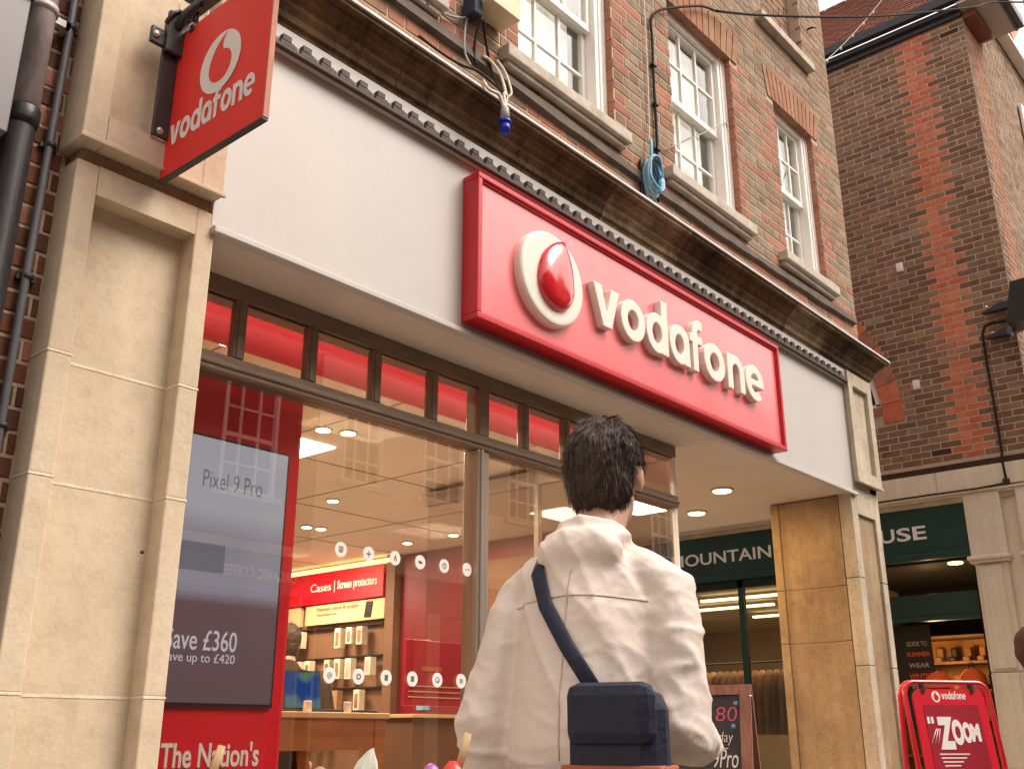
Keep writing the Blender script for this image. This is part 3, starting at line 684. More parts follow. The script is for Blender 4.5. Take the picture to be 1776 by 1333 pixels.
def logo(mb, fr, u0, u1, z0, xh, n0, n1):
    ws = [GL[c][0]+.07 for c in 'vodafone']; k = (u1-u0)/sum(ws); u = u0
    for c, w_ in zip('vodafone', ws): glyph(mb, c, fr, u, u+(w_-.07)*k, z0, xh, n0, n1); u += w_*k
def speech_tail(n=8, soft=False):
    """outline of the quote mark inside the round emblem, unit circle"""
    P = []
    def bez(a, b, c, d, n):
        for i in range(n):
            t = i/n; s = 1-t
            P.append((a[0]*s**3+3*b[0]*s*s*t+3*c[0]*s*t*t+d[0]*t**3, a[1]*s**3+3*b[1]*s*s*t+3*c[1]*s*t*t+d[1]*t**3))
    bez((.27, .90), (-.15, .80), (-.52, .35), (-.52, -.12), n)
    bez((-.52, -.12), (-.52, -.46), (-.26, -.68), (.04, -.68), n)
    bez((.04, -.68), (.36, -.68), (.58, -.44), (.58, -.14), n)
    if soft:
        bez((.58, -.14), (.58, .22), (.50, .62), (.27, .90), 2*n); return P
    bez((.58, -.14), (.58, .16), (.36, .32), (.14, .36), n)
    bez((.14, .36), (.02, .55), (.08, .78), (.27, .90), n)
    return P
def emblem(fr, cu, cz, R, n0, thick, parent, dome=True, white='letter', red='dome', sx=1.):
    g = thing if False else None
    n = 48; mb = MB()
    rings = [(1.0, 0), (1.0, .55), (.985, .8), (.95, .95), (.90, 1.0), (.0, 1.0)] if thick > .01 else [(1, 0), (1, 1), (0, 1)]
    vs = []; 
    for rr, hh in rings[:-1]:
        vs += [fr(cu+sx*R*rr*math.cos(2*PI*i/n), n0+thick*hh, cz+R*rr*math.sin(2*PI*i/n)) for i in range(n)]
    m = len(rings)-1
    fs = [(a*n+i, a*n+(i+1) % n, (a+1)*n+(i+1) % n, (a+1)*n+i) for a in range(m-1) for i in range(n)]
    fs.append(tuple((m-1)*n+i for i in range(n)))
    mb.add(vs, fs, 0)
    em = part('emblem', mb, white, parent)
    P = speech_tail(soft=dome); c = (.03, -.06); k = len(P); mb = MB(); vs = []
    top = n0+thick
    steps = [(1, -.002), (1, .003), (.97, .35), (.90, .58), (.78, .78), (.6, .92), (.35, .99)] if dome else [(1, -.002), (1, .0015)]
    hgt = .20*R if dome else 1
    for s_, h in steps:
        hh = h*hgt if dome and h > .01 else h
        vs += [fr(cu+sx*R*(c[0]+(p[0]-c[0])*s_), top+hh, cz+R*(c[1]+(p[1]-c[1])*s_)) for p in P]
    fs = [(a*k+i, a*k+(i+1) % k, (a+1)*k+(i+1) % k, (a+1)*k+i) for a in range(len(steps)-1) for i in range(k)]
    fs.append(tuple((len(steps)-1)*k+i for i in range(k)))
    mb.add(vs, fs, 0, dome); part('emblem_mark', mb, red, em)
    return em
SX0, SX1, SZ0, SZ1 = 3.115, 6.17, 2.932, 3.683
fs_ = thing('fascia_sign', 'long red shop sign with raised cream letters and round emblem on the off white fascia', 'sign', ((SX0+SX1)/2, -.02, SZ0))
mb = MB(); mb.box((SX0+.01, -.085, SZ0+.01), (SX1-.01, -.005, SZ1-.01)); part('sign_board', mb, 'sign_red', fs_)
for (a, b, c, d) in ((SX0, SX1, SZ1-.03, SZ1), (SX0, SX1, SZ0, SZ0+.03)):
    mb = MB(); mb.box((a, -.108, c), (b, -.005, d), bev=.005)
    e = .008 if c > 3.2 else -.008; mb.box((a+.03, -.096, c+(-.010 if c > 3.2 else .03)), (b-.03, -.084, d-(.03 if c > 3.2 else -.010))); part('sign_frame', mb, 'sign_edge', fs_)
for (a, b) in ((SX0, SX0+.03), (SX1-.03, SX1)):
    mb = MB(); mb.box((a, -.107, SZ0+.03), (b, -.005, SZ1-.03), bev=.005); mb.box((b if a == SX0 else a-.01, -.0955, SZ0+.04), (b+.01 if a == SX0 else a, -.084, SZ1-.04)); part('sign_frame', mb, 'sign_edge', fs_)
emblem(FR, 3.645, 3.30, .252, .083, .05, fs_)
# rounded lettering built from thick strokes; each letter is its own piece
for ch, a, b in (('v', 3.985, 4.225), ('o', 4.235, 4.470), ('d', 4.482, 4.705), ('a', 4.722, 4.940), ('f', 4.948, 5.100), ('o', 5.105, 5.355), ('n', 5.385, 5.600), ('e', 5.618, 5.860)):
    mb = MB(); glyph(mb, ch, FR, a, b, 3.178, .235, .080, .128, 0); o = finish(mb, .0042, 'letter', 'letter_'+ch, fs_, 2)
# hanging sign on its bracket
SXH = 1.56
fh = lambda u, n, z: Vector((SXH-n, -u, z))
hs_ = thing('hanging_sign', 'square red projecting sign with white round emblem hanging from the black bracket at left', 'sign', (SXH, -.35, 2.985))
mb = MB(); mb.box((SXH, -.628, 2.968), (SXH+.018, -.035, 3.56), bev=.002); part('sign_panel', mb, 'hang_red', hs_)
mb = MB(); mb.box((SXH-.002, -.632, 2.961), (SXH+.020, -.030, 2.968)); part('bottom_edge', mb, 'black_iron', hs_)
mb = MB(); mb.box((SXH-.001, -.635, 2.969), (SXH+.019, -.628, 3.561)); part('outer_edge', mb, 'beam_pink', hs_)
emblem(fh, .352, 3.305, .118, .001, .002, hs_, dome=False, white='white_print', red='hang_red')
mb = MB(); logo(mb, fh, .075, .575, 3.085, .083, .001, .0024); part('lettering', mb, 'white_print', hs_)
for yy in (-.14, -.52):
    mb = MB(); mb.tube([(SXH+.008, yy, 3.555), (SXH+.008, yy-.012, 3.60), (SXH+.008, yy, 3.64), (SXH+.008, yy+.012, 3.60), (SXH+.008, yy, 3.565)], .006, 6); mb.box((SXH-.006, yy-.012, 3.535), (SXH+.024, yy+.012, 3.565)); part('hanger', mb, 'black_iron', hs_)
br = thing('sign_bracket', 'black iron wall bracket with flat bar bolted to the left stone pier', 'bracket', (1.53, -.06, 3.1))
mb = MB(); mb.box((1.497, -.066, 3.115), (1.557, -.053, 3.60), bev=.002); part('wall_bar', mb, 'black_iron', br)
mb = MB(); mb.box((1.445, -.072, 3.470), (1.635, -.053, 3.535), bev=.003); mb.box((1.495, -.09, 3.45), (1.575, -.07, 3.62), bev=.003); part('wall_plate', mb, 'black_iron', br)
for (x, z) in ((1.462, 3.502), (1.618, 3.500), (1.524, 3.137)):
    mb = MB(); mb.ball((x, -.074 if z > 3.3 else -.067, z), (.014, .009, .014), seg=12, rings=6); part('bolt', mb, 'bolt', br)
mb = MB(); mb.box((SXH-.014, -.80, 3.622), (SXH+.030, -.06, 3.655), bev=.004); mb.box((SXH-.010, -.80, 3.70), (SXH+.026, -.07, 3.72), bev=.003); part('arm', mb, 'black_iron', br)
for k in range(6):
    y0 = -.10-k*.11
    mb = MB(); mb.tube([(SXH+.008, y0, 3.655), (SXH+.008, y0-.055, 3.70), (SXH+.008, y0-.11, 3.655)], .007, 6); part('scroll', mb, 'black_iron', br)
mb = MB(); mb.tube([(1.53, -.075, 3.55), (1.535, -.12, 3.60), (1.55, -.19, 3.625)], .016, 8); mb.tube([(1.49, -.08, 3.56), (1.50, -.10, 3.60), (1.53, -.09, 3.63), (1.555, -.10, 3.60)], .009, 8); part('knuckle', mb, 'black_iron', br)
sp = thing('bird_spikes', 'thin pale bird spikes standing behind the bracket arm', 'spikes', (1.6, -.06, 3.62))
for k in range(7):
    mb = MB(); x = 1.55+k*.026; mb.tube([(x, -.06, 3.60), (x-.03+.02*(k % 3), -.085-.01*(k % 2), 3.72)], .0014, 5); part('spike', mb, 'bolt', sp)

# ================================================================== neighbour on the left, pipes
nb = thing('neighbour_building', 'red brick building edge left of the stone pier with a grey metal panel', 'building', (.6, .2, 0))
mb = MB(); wall_sheet(mb, front(.115), -3.0, 1.30, 0, 8, 0, depth=.2); part('wall', mb, 'mortar', nb)
brick_wall(nb, front(.115), 0, .93, 1.285, .9, 4.2, lambda u, z, r, row: pick(r, (3, 'left'), (.6, 'red')), bond='flemish', seed=11, maxobj=150)
mb = MB(); mb.box((-3, -.02, 2.92), (1.052, .10, 3.425), bev=.004); part('metal_panel', mb, 'panel_grey', nb)
mb = MB(); mb.box((-3, -.035, 3.425), (1.062, .11, 3.455), bev=.003); part('panel_trim', mb, 'black', nb)
mb = MB(); mb.box((-3, -.025, 3.455), (1.055, .10, 4.2), bev=.004); part('upper_panel', mb, 'panel_grey', nb)
dp = thing('drainpipe', 'thick weathered grey cast iron downpipe against the left brick strip, black lower down', 'drainpipe', (1.10, .05, 0))
mb = MB(); mb.tube([(1.115, .045, 3.03), (1.118, .045, 4.6)], .043, 20); part('upper_pipe', mb, 'pipe_grey', dp)
mb = MB(); mb.tube([(1.112, .045, 2.995), (1.114, .045, 3.02), (1.115, .045, 3.06), (1.115, .045, 3.07)], [.045, .050, .050, .044], 20); part('pipe_socket', mb, 'pipe_black', dp)
mb = MB(); mb.tube([(1.105, .045, 0), (1.112, .045, 3.0)], .044, 20); part('lower_pipe', mb, 'pipe_black', dp)
mb = MB(); mb.tube([(1.115, .045, 3.44), (1.115, .045, 3.465)], .050, 20); mb.box((1.15, .05, 3.435), (1.215, .062, 3.462)); mb.box((1.20, .05, 3.435), (1.215, .11, 3.462)); part('pipe_clip', mb, 'pipe_grey', dp)
cn = thing('conduit', 'thin grey conduit pipe running down beside the left stone pier', 'pipe', (1.22, .08, 0))
mb = MB(); mb.tube([(1.235, .085, 4.6), (1.228, .085, 3.4), (1.222, .085, 2.6), (1.214, .085, 0)], .0135, 12); part('pipe', mb, 'conduit', cn)
for z in (3.47, 3.0, 2.52, 2.03, 1.5):
    x = 1.214+.0055*z*.95
    mb = MB(); mb.tube([(x, .085, z-.008), (x, .085, z+.008)], .018, 12); mb.box((x-.03, .095, z-.008), (x+.03, .11, z+.008)); part('saddle_clip', mb, 'black_iron', cn)

# ================================================================== warehouse building on the right
XW, YC = 11.4, -.43
SD = side(XW)
wh = thing('warehouse_building', 'tall dark brick building with a bright red stripe and green shopfront across the alley', 'building', (13, 2, 0))
AC, AZ, AR = -3.28, 4.555, 2.16          # arch centre (u, z) and inner radius; u = -Y
AW = .235
def in_arch(u, z, R): return (z >= AZ and (u-AC)**2+(z-AZ)**2 < R*R) or (z < AZ and z > AZ-.001 and abs(u-AC) < R)
def wh_col(u, z, rnd, row):
    # toothed bright stripe, edges stepping with the courses
    c = -.19+.0; wdt = .165+(.055 if row % 2 else -.02)
    if abs(u-c-.01*(z-6.5)*0) < wdt: return pick(rnd, (8, 'bright'), (1, 'red'))
    return pick(rnd, (6, 'wine'), (2.4, 'brown'), (.06, 'dark'), (.4, 'grey'))
Z0W = 3.93
mb = MB()
HS = []
for i_ in range(12):
    za_, zb_ = AZ+.2+i_*.155, AZ+.2+(i_+1)*.155; hw_ = math.sqrt(max(.01, (AR+.05)**2-(zb_-AZ)**2)); HS.append((AC-hw_, AC+hw_, za_, zb_))
wall_sheet(mb, SD, -9, -YC, Z0W-.4, 9.6, 0, HS, depth=.2)
part('wall', mb, 'mortar', wh)
brick_wall(wh, SD, -PI/2, -7.5, -YC-.002, Z0W+.07, 9.6, wh_col, rowhole=lambda z: ([(AC-h_, AC+h_) for h_ in [math.sqrt((AR+AW+.006)**2-(z-AZ)**2)]] if 0 <= z-AZ < AR+AW else []) + ([(AC-AR-AW-.006, AC+AR+AW+.006)] if -.035 < z-AZ < 0 else []), bond='stretcher', seed=21, proud=.003)
mb = MB(); mb.box((XW-.012, YC-.0, Z0W-.02), (XW+.02, 8, Z0W+.028)); mb.box((XW-.035, YC-.01, Z0W-.045), (XW+.02, 8, Z0W-.022), bev=.004); part('dark_brick_course', mb, 'dark0', wh)
# rubbed brick arch: each voussoir its own piece
nv = 15
for i in range(nv):
    t0 = i/nv*(PI/2)*.99+.0; t1 = (i+1)/nv*(PI/2)*.99-.0035
    poly = [(AC+r*math.cos(t), AZ+r*math.sin(t)) for r, t in ((AR, t0), (AR+AW, t0), (AR+AW, (t0+t1)/2), (AR+AW, t1), (AR, t1), (AR, (t0+t1)/2))]
    mb = MB(); mb.prism(poly, lambda p, q, d: SD(p, d, q), .014+random.random()*.003, -.04); part('arch_brick', mb, random.choice(['bright0', 'bright1', 'bright0', 'red0']), wh)
for k in range(2):
    for j in range(6):
        a = AC+AR-.34-.23*j+(.11 if k else 0); mb = MB(); mb.box((XW-.010, -a-.215, AZ+.02+.088*k), (XW+.04, -a, AZ+.10+.088*k)); part('sill_brick', mb, 'red1', wh)
mb = MB(); mb.box((XW+.02, 1.1, AZ+.18), (XW+.04, 5.4, AZ+.215)); part('arch_sill_shadow', mb, 'black', wh)
mb = MB(); RO, RI = AR-.02, AR-.07; n = 28
seg = []
for i in range(n):
    t0, t1 = i/n*PI*.5+.11, (i+1)/n*PI*.5+.11
    if t0 > PI/2: break
    mb.prism([(AC+RI*math.cos(t0), AZ+RI*math.sin(t0)), (AC+RO*math.cos(t0), AZ+RO*math.sin(t0)), (AC+RO*math.cos(t1), AZ+RO*math.sin(t1)), (AC+RI*math.cos(t1), AZ+RI*math.sin(t1))], lambda p, q, d: SD(p, d, q), -.03, -.09)
mb.box((XW+.03, -(AC+RO)+.0, AZ+.20), (XW+.09, 5.2, AZ+.255)); wf = part('arched_window', mb, 'white_paint', wh)
mb = MB(); mb.prism([(AC+RI*math.cos(t*PI/40+.1), AZ+RI*math.sin(t*PI/40+.1)) for t in range(19)]+[(AC, AZ+RI), (AC, AZ+.25)], lambda p, q, d: SD(p, d, q), -.055, -.06); part('pane', mb, 'opp_window', wf)
# street face (turns the corner) with an orange quoin strip and grey brown brick
FS = front(YC)
mb = MB(); wall_sheet(mb, FS, XW+.02, 24, 3.5, 9.5, 0, depth=.2); wall_sheet(mb, FS, 12.2, 24, 9.5, 10.1, 0, depth=.2); part('street_wall', mb, 'mortar', wh)
def st_col(u, z, rnd, row):
    if XW+.22 < u < XW+.22+.34+(.1 if row % 2 else 0): return pick(rnd, (4, 'orange'), (2, 'red'))
    return pick(rnd, (3, 'grey'), (2, 'brown'))
brick_wall(wh, FS, 0, XW+.004, 14.9, Z0W+.07, 10.1, st_col, bond='flemish', seed=31, maxobj=6)
# stone band, joints and moulding
for a, b in ((YC-.0, .62), (.62, 2.3), (2.3, 4.2), (4.2, 6.2), (6.2, 8)):
    mb = MB(); mb.box((XW-.05, a+.002, 3.655), (XW+.2, b-.002, Z0W-.048), bev=.004); part('stone_band', mb, 'stone_cream', wh)
mb = MB(); mb.box((XW-.07, YC-.02, 3.610), (XW+.2, 8, 3.632), bev=.005); mb.box((XW-.035, YC, 3.59), (XW+.2, 8, 3.608), bev=.003); part('band_moulding', mb, 'stone_cream', wh)
mb = MB(); mb.box((XW-.02, YC-.08, 3.66), (24, YC+.01, Z0W-.05), bev=.006); mb.box((XW-.02, YC-.14, 3.72), (24, YC+.01, 3.80), bev=.01); part('street_band', mb, 'stone_cream', wh)
# pilasters at the corner
def pilaster(y0, y1, nm):
    mb = MB(); mb.box((XW-.045, y0, 2.93), (XW+.25, y1, 3.588), bev=.006); part('pilaster_block', mb, 'stone_cream', wh)
    mb = MB(); mb.box((XW-.10, y0-.03, 2.885), (XW+.25, y1+.03, 2.93), bev=.012); mb.box((XW-.07, y0-.015, 2.855), (XW+.25, y1+.015, 2.885), bev=.008); part('pilaster_cap', mb, 'stone_cream', wh)
    for a, b in ((0, .8), (.8, 1.75), (1.75, 2.855)):
        mb = MB(); mb.box((XW-.02, y0+.02, a), (XW+.25, y1-.02, b-.004), bev=.012); mb.box((XW-.055, y0+.075, a+.03), (XW-.01, y1-.06, b-.03 if b > 2 else b-.005), bev=.015); part('pilaster_stone', mb, 'stone_cream', wh)
pilaster(.0, .37, 'a'); pilaster(YC-.02, -.16, 'b')
mb = MB(); mb.box((XW+.05, -.18, 0), (XW+.2, .03, 3.59)); part('corner_stone', mb, 'stone_cream', wh)
mb = MB(); mb.box((XW, YC-.03, 0), (24, YC+.2, 3.60)); part('street_stone', mb, 'stone_cream', wh)
# green shopfront
mb = MB(); mb.box((XW+.02, .375, 3.03), (XW+.09, 6.4, 3.59), bev=.004); part('fascia_panel', mb, 'green', wh)
mb = MB(); mb.box((XW-.02, .375, 2.955), (XW+.10, 6.4, 3.028), bev=.01); part('fascia_moulding', mb, 'green', wh)
mb = MB()
u0, u1 = -4.10, -.815
FP = side(XW+.02)
text(mb, 'MOUNTAIN', FP, -4.10, -2.690, 3.185, 3.335, .001, .006, bold=.012); part('shop_lettering', mb, 'white_print', wh)
mb = MB(); u_ = -2.585
for ch_, w_ in zip('WAREHOUSE', (.275, .205, .185, .17, .195, .205, .19, .18, .17)): text(mb, ch_, FP, u_+.012, u_+w_-.012, 3.185, 3.335, .001, .006, bold=.02); u_ += w_
part('shop_lettering', mb, 'white_print', wh)
# recessed doorway bay near the corner, dark ceiling with a lamp, then windows further back
mb = MB(); mb.box((XW+.10, .375, 2.93), (XW+2.4, 2.05, 2.99)); mb.box((XW+2.3, .375, 0), (XW+2.4, 2.05, 2.95)); mb.box((XW+.1, .37, 0), (XW+2.3, .40, 2.93)); part('bay_lining', mb, 'shop_dark', wh)
mb = MB(); mb.box((XW+.25, .40, 2.38), (XW+.32, 2.05, 2.62), bev=.004); mb.box((XW+.22, .40, 2.33), (XW+.34, 2.05, 2.378), bev=.004); part('bay_transom', mb, 'green', wh)
t = MB(); t.prism([(XW+.22+.075*math.cos(2*PI*i/20), .62+.075*math.sin(2*PI*i/20)) for i in range(20)], lambda p, q, d: Vector((p, q, d)), 2.915, 2.9285); part('bay_lamp', t, 'light_yellow', wh)
l = bpy.data.lights.new('bay_lamp_light', 'POINT'); l.energy = 1; l.color = (1, .62, .25); l.shadow_soft_size = .06; o = bpy.data.objects.new('bay_lamp_light', l); COL.objects.link(o); o.location = (XW+.5, 1.0, 2.75)
l2 = bpy.data.lights.new('bay_inner_light', 'POINT'); l2.energy = 11; l2.color = (1, .55, .2); l2.shadow_soft_size = .1; o = bpy.data.objects.new('bay_inner_light', l2); COL.objects.link(o); o.location = (XW+.9, 1.2, 2.0)
for y in (2.10, 3.15, 4.25, 5.4):
    mb = MB(); mb.box((XW+.03, y-.035, 0), (XW+.10, y+.035, 2.955), bev=.004); part('window_post', mb, 'green', wh)
mb = MB(); mb.box((XW+.03, 2.135, .45), (XW+.10, 6.4, .52), bev=.004); mb.box((XW+.05, 2.135, 0), (XW+.1, 6.4, .45)); part('stallriser', mb, 'green_dark', wh)
mb = MB(); mb.box((XW+.03, 2.1, 2.86), (XW+.1, 6.4, 2.954)); part('window_rail', mb, 'green_dark', wh)
for y in (2.135, 3.185, 4.285): mb = MB(); mb.box((XW+.06, y, .52), (XW+.068, y+(.98 if y < 3 else 1.03), 2.86)); part('window_pane', mb, 'glass_dark', wh)
mb = MB(); mb.box((XW+.1, 2.07, 2.93), (XW+6, 7, 2.99)); mb.box((XW+5.9, 2.07, 0), (XW+6, 7, 2.95)); mb.box((XW+.1, 2.06, 0), (XW+6, 2.09, 2.93)); mb.box((XW+.1, 7, 0), (XW+6, 7.1, 2.93)); part('shop_interior', mb, 'wall_in', wh)
mb = MB(); mb.box((XW+.1, .4, .0), (XW+6, 7, .02)); part('shop_floor', mb, 'floor_in', wh)
for (x, y) in ((12.3, 3.2), (13.2, 4.6), (14.5, 3.6)):
    mb = MB(); mb.box((x-.05, y-1.0, 2.84), (x+.03, y+1.0, 2.87)); part('light_tube', mb, 'light_dim', wh)
l = bpy.data.lights.new('warehouse_shop_light', 'AREA'); l.shape = 'RECTANGLE'; l.size = 2; l.size_y = 3; l.energy = 60; l.color = (1, .66, .35); o = bpy.data.objects.new('warehouse_shop_light', l); COL.objects.link(o); o.location = (13.5, 4.2, 2.8)
# clothing rails and shelves seen dimly inside
rk = thing('clothes_rail', 'rail of hanging dark and brown jackets seen through the warehouse window', 'clothes rail', (12.6, 3.5, 0))
mb = MB(); mb.tube([(12.6, 2.4, 0), (12.6, 2.4, 2.05), (12.6, 4.8, 2.05), (12.6, 4.8, 0)], .015, 8); part('rail', mb, 'black', rk)
for k in range(22):
    y = 2.5+k*.104
    mb = MB(); mb.tube([(12.6, y, 2.05), (12.6, y, 1.93)], .004, 5)
    mb.tube([(12.6, y, 1.95), (12.6, y, 1.86), (12.6, y, 1.5), (12.6, y, 1.15)], [(.04, .02), (.20, .03), (.21, .04), (.23, .045)], 10, up=(1, 0, 0)); part('jacket', mb, random.choice(['brown0', 'amber', 'navy', 'bay', 'orange0', 'wine2']), rk)
sh = thing('footwear_shelf', 'amber lit wooden shelf wall with boots inside the green doorway bay', 'shelf', (13.2, 1.2, 0))
mb = MB(); mb.box((XW+1.85, .42, 0), (XW+1.9, 2.0, 2.3)); part('back_panel', mb, 'amber', sh)
for z in (.5, .9, 1.3, 1.62, 1.94, 2.24):
    mb = MB(); mb.box((XW+1.45, .42, z), (XW+1.85, 2.0, z+.03)); part('shelf_board', mb, 'bay', sh)
for z in (1.33, 1.65, 1.97):
    for k in range(9):
        y = .52+k*.165
        mb = MB(); mb.box((XW+1.52, y, z+.0), (XW+1.70, y+.085, z+.06), bev=.02); mb.box((XW+1.62, y+.005, z+.05), (XW+1.71, y+.08, z+.17), bev=.02); part('boot', mb, random.choice(['amber', 'bay', 'brown0', 'black', 'wine2', 'orange0']), sh)
bs = thing('hanging_banner', 'dark hanging shop banner with small pale lettering beside the pier', 'banner', (XW+.6, 1.25, 1.4))
mb = MB(); mb.box((XW+.60, 1.12, 1.2), (XW+.61, 1.62, 2.33)); part('cloth', mb, 'black', bs)
FB = side(XW+.60)
mb = MB()
for j, s in enumerate(('GUIDE TO', 'WEAR', 'WEAR')): text(mb, s, FB, -1.40, -1.17, 2.10-.235*j, 2.15-.235*j, .001, .003, bold=.01)
part('lettering', mb, 'sill', bs)
mb = MB()
for j, s in enumerate(('SUMMER', 'WINTER')): text(mb, s, FB, -1.41, -1.15, 1.985-.235*j, 2.035-.235*j, .001, .003, bold=.02)
part('lettering', mb, 'orange_bag', bs)
def rucksack(x, y, z, sc, lab, loc_m='orange_bag'):
    o = thing('rucksack', lab, 'rucksack', (x, y, z), group='orange rucksacks')
    mb = MB(); mb.tube([(x, y, z-.28*sc), (x, y, z-.22*sc), (x, y, z-.02*sc), (x, y, z+.10*sc), (x, y, z+.165*sc), (x, y, z+.185*sc)], [(.10*sc, .13*sc), (.12*sc, .155*sc), (.12*sc, .16*sc), (.10*sc, .14*sc), (.05*sc, .07*sc), (.01, .01)], 18, up=(1, 0, 0)); part('bag_body', mb, loc_m, o)
    mb = MB(); mb.box((x-.155*sc, y-.10*sc, z-.22*sc), (x-.10*sc, y+.10*sc, z-.06*sc), bev=.02); part('pocket', mb, loc_m, o)
    mb = MB(); mb.tube([(x, y-.03, z+.17*sc), (x, y-.02, z+.24*sc), (x, y+.02, z+.24*sc), (x, y+.03, z+.17*sc)], .007, 6); part('handle', mb, 'black', o)
    mb = MB(); mb.box((x-.127*sc, y-.13*sc, z-.005), (x-.08*sc, y+.13*sc, z+.006)); part('zip', mb, 'black', o)
rucksack(XW+.35, 1.01, 1.62, 1.0, 'orange rucksack, left of the two above the red pavement sign'); rucksack(XW+.35, .645, 1.66, .92, 'bright orange rucksack, right of the two above the red pavement sign')
# eaves, gutter and roof
mb = MB(); mb.box((XW-.11, -.66, 9.50), (XW+.05, 9, 9.56)); part('eaves_board', mb, 'gutter', wh)
mb = MB(); mb.box((XW-.20, YC-.40, 9.57), (XW-.11, 9, 9.69), bev=.01); mb.box((XW-.05, YC, 9.44), (XW+.02, 9, 9.50)); part('gutter', mb, 'gutter', wh)
mb = MB(); mb.box((XW-.19, YC-.42, 9.495), (12.19, YC-.001, 9.53)); mb.box((XW-.10, YC-.001, 9.5), (12.19, YC+.02, 9.56)); part('soffit_board', mb, 'eave', wh)
mb = MB(); mb.box((XW-.005, YC-.16, 9.40), (XW+.62, YC-.001, 9.494), bev=.004); part('eaves_bracket', mb, 'corbel', wh)
mb = MB(); mb.box((XW-.21, YC-.50, 9.53), (12.24, YC-.40, 9.66), bev=.008); mb.box((XW-.21, YC-.43, 9.49), (12.2, YC-.405, 9.53)); part('front_gutter', mb, 'gutter', wh)
rw, rh = 1.56, 1.88
mb = MB(); mb.add([(XW-.15, YC-.45, 9.66), (XW-.15, 9, 9.66), (XW-.15+rw, 9, 9.66+rh), (XW-.15+rw, YC+1.11, 9.66+rh)], [(0, 3, 2, 1)]); mb.add([(XW-.15, YC-.45, 9.66), (12.24, YC-.45, 9.66), (12.24, YC+.54, 10.85)], [(0, 1, 2)]); part('roof', mb, 'tile', wh)
mb = MB(); L = math.hypot(rw, rh); dx, dz = rw/L, rh/L
r = 0; s = 0.
while s < L-.1:
    y = YC-.40+s*.42*0+(.08 if r % 2 else 0)
    while y < 6:
        lim = YC-.40+s*.64
        if y > lim:
            a = Vector((XW-.17+dx*s, y, 9.675+dz*s)); b = a+Vector((dx*.13, 0, dz*.13)); nrm = Vector((-dz, 0, dx))*(.012+random.random()*.006)
            mb.add([a+nrm, a+nrm+Vector((0, .155, 0)), b+Vector((0, .155, 0))+nrm*.3, b+nrm*.3, a, a+Vector((0, .155, 0))], [(0, 3, 2, 1), (0, 1, 5, 4)])
        y += .165
    s += .1; r += 1
part('roof_tiles', mb, 'tile', wh, 'stuff')
# white timbered gable further along the street
gb = thing('gable_building', 'white rendered gable with faded red timbers beyond the dark brick building', 'building', (16, -.3, 0))
mb = MB(); mb.prism([(12.26, 10.12), (24, 10.12), (24, 18), (12.26, 18)], lambda p, q, d: Vector((p, d, q)), YC-.10, YC+.2); mb.box((12.26, YC-.16, 10.06), (24, YC-.01, 10.118), bev=.01); part('wall', mb, 'render_white', gb)
for (a, b, c, d) in ((13.35, 10.3, 12.95, 12.6), (13.45, 10.3, 14.4, 11.2), (14.9, 10.8, 15.1, 15)):
    mb = MB(); e = Vector((c-a, d-b)).normalized(); p_ = Vector((-e.y, e.x))*.07
    mb.prism([(a-p_.x, b-p_.y), (c-p_.x, d-p_.y), (c+p_.x, d+p_.y), (a+p_.x, b+p_.y)], lambda p, q, dd: Vector((p, dd, q)), YC-.125, YC-.095); part('timber', mb, 'beam_pink', gb)
mb = MB(); mb.box((13.55, YC-.06, 7.3), (14.9, YC-.016, 9.3), bev=.01); wd = part('window', mb, 'white_paint', gb)
for i in range(2):
    for j in range(3):
        mb = MB(); mb.box((13.66+i*.58, YC-.065, 7.4+j*.63), (14.18+i*.58, YC-.0605, 7.95+j*.63)); part('pane', mb, 'opp_window', wd)

# things fixed to the warehouse wall
for (px, py, lab) in ((1562, 465, 'small white alarm box high on the dark brick wall, upper of two'), (1591, 668, 'small white alarm box on the dark brick wall beside the arch, lower of two')):
    p = atX(px, py, XW)
    o = thing('alarm_box', lab, 'alarm box', tuple(p), group='small white wall boxes')
    mb = MB(); mb.box((XW-.045, p.y-.038, p.z-.055), (XW-.008, p.y+.038, p.z+.055), bev=.005); part('case', mb, 'white_paint', o)
    mb = MB(); mb.box((XW-.050, p.y-.026, p.z-.03), (XW-.0455, p.y+.026, p.z+.01)); part('cover', mb, 'white_paint', o)
fl = thing('floodlight', 'black wall floodlight on angled bracket arms at the building corner', 'floodlight', (XW-.3, -.5, 5.45))
for z in (5.30, 5.60):
    mb = MB(); mb.prism([(-.02, z-.045), (-.26, z-.05), (-.40, z-.02), (-.40, z+.03), (-.2, z+.03)], lambda p, q, d: Vector((XW-.02-.06, p-.12, q)) + Vector((d, 0, 0)), -.05, .04); part('bracket_arm', mb, 'gutter', fl)
mb = MB(); mb.prism([(-.32, 5.25), (-.36, 5.22), (-.50, 5.63), (-.40, 5.66)], lambda p, q, d: Vector((XW-.13+d, p-.05, q)), -.04, .05); part('bracket_plate', mb, 'conduit', fl)
mb = MB(); mb.prism([(-.42, 5.26), (-1.2, 5.20), (-1.2, 5.72), (-.52, 5.70)], lambda p, q, d: Vector((XW-.30+d, p-.03, q)), -.16, .16); part('lamp_housing', mb, 'black', fl)
for y, z in ((-.15, 5.61), (-.17, 5.30), (-.42, 5.62), (-.40, 5.31)):
    mb = MB(); mb.ball((XW-.135, y-.05, z), .016, seg=10, rings=6); part('bolt', mb, 'bolt', fl)
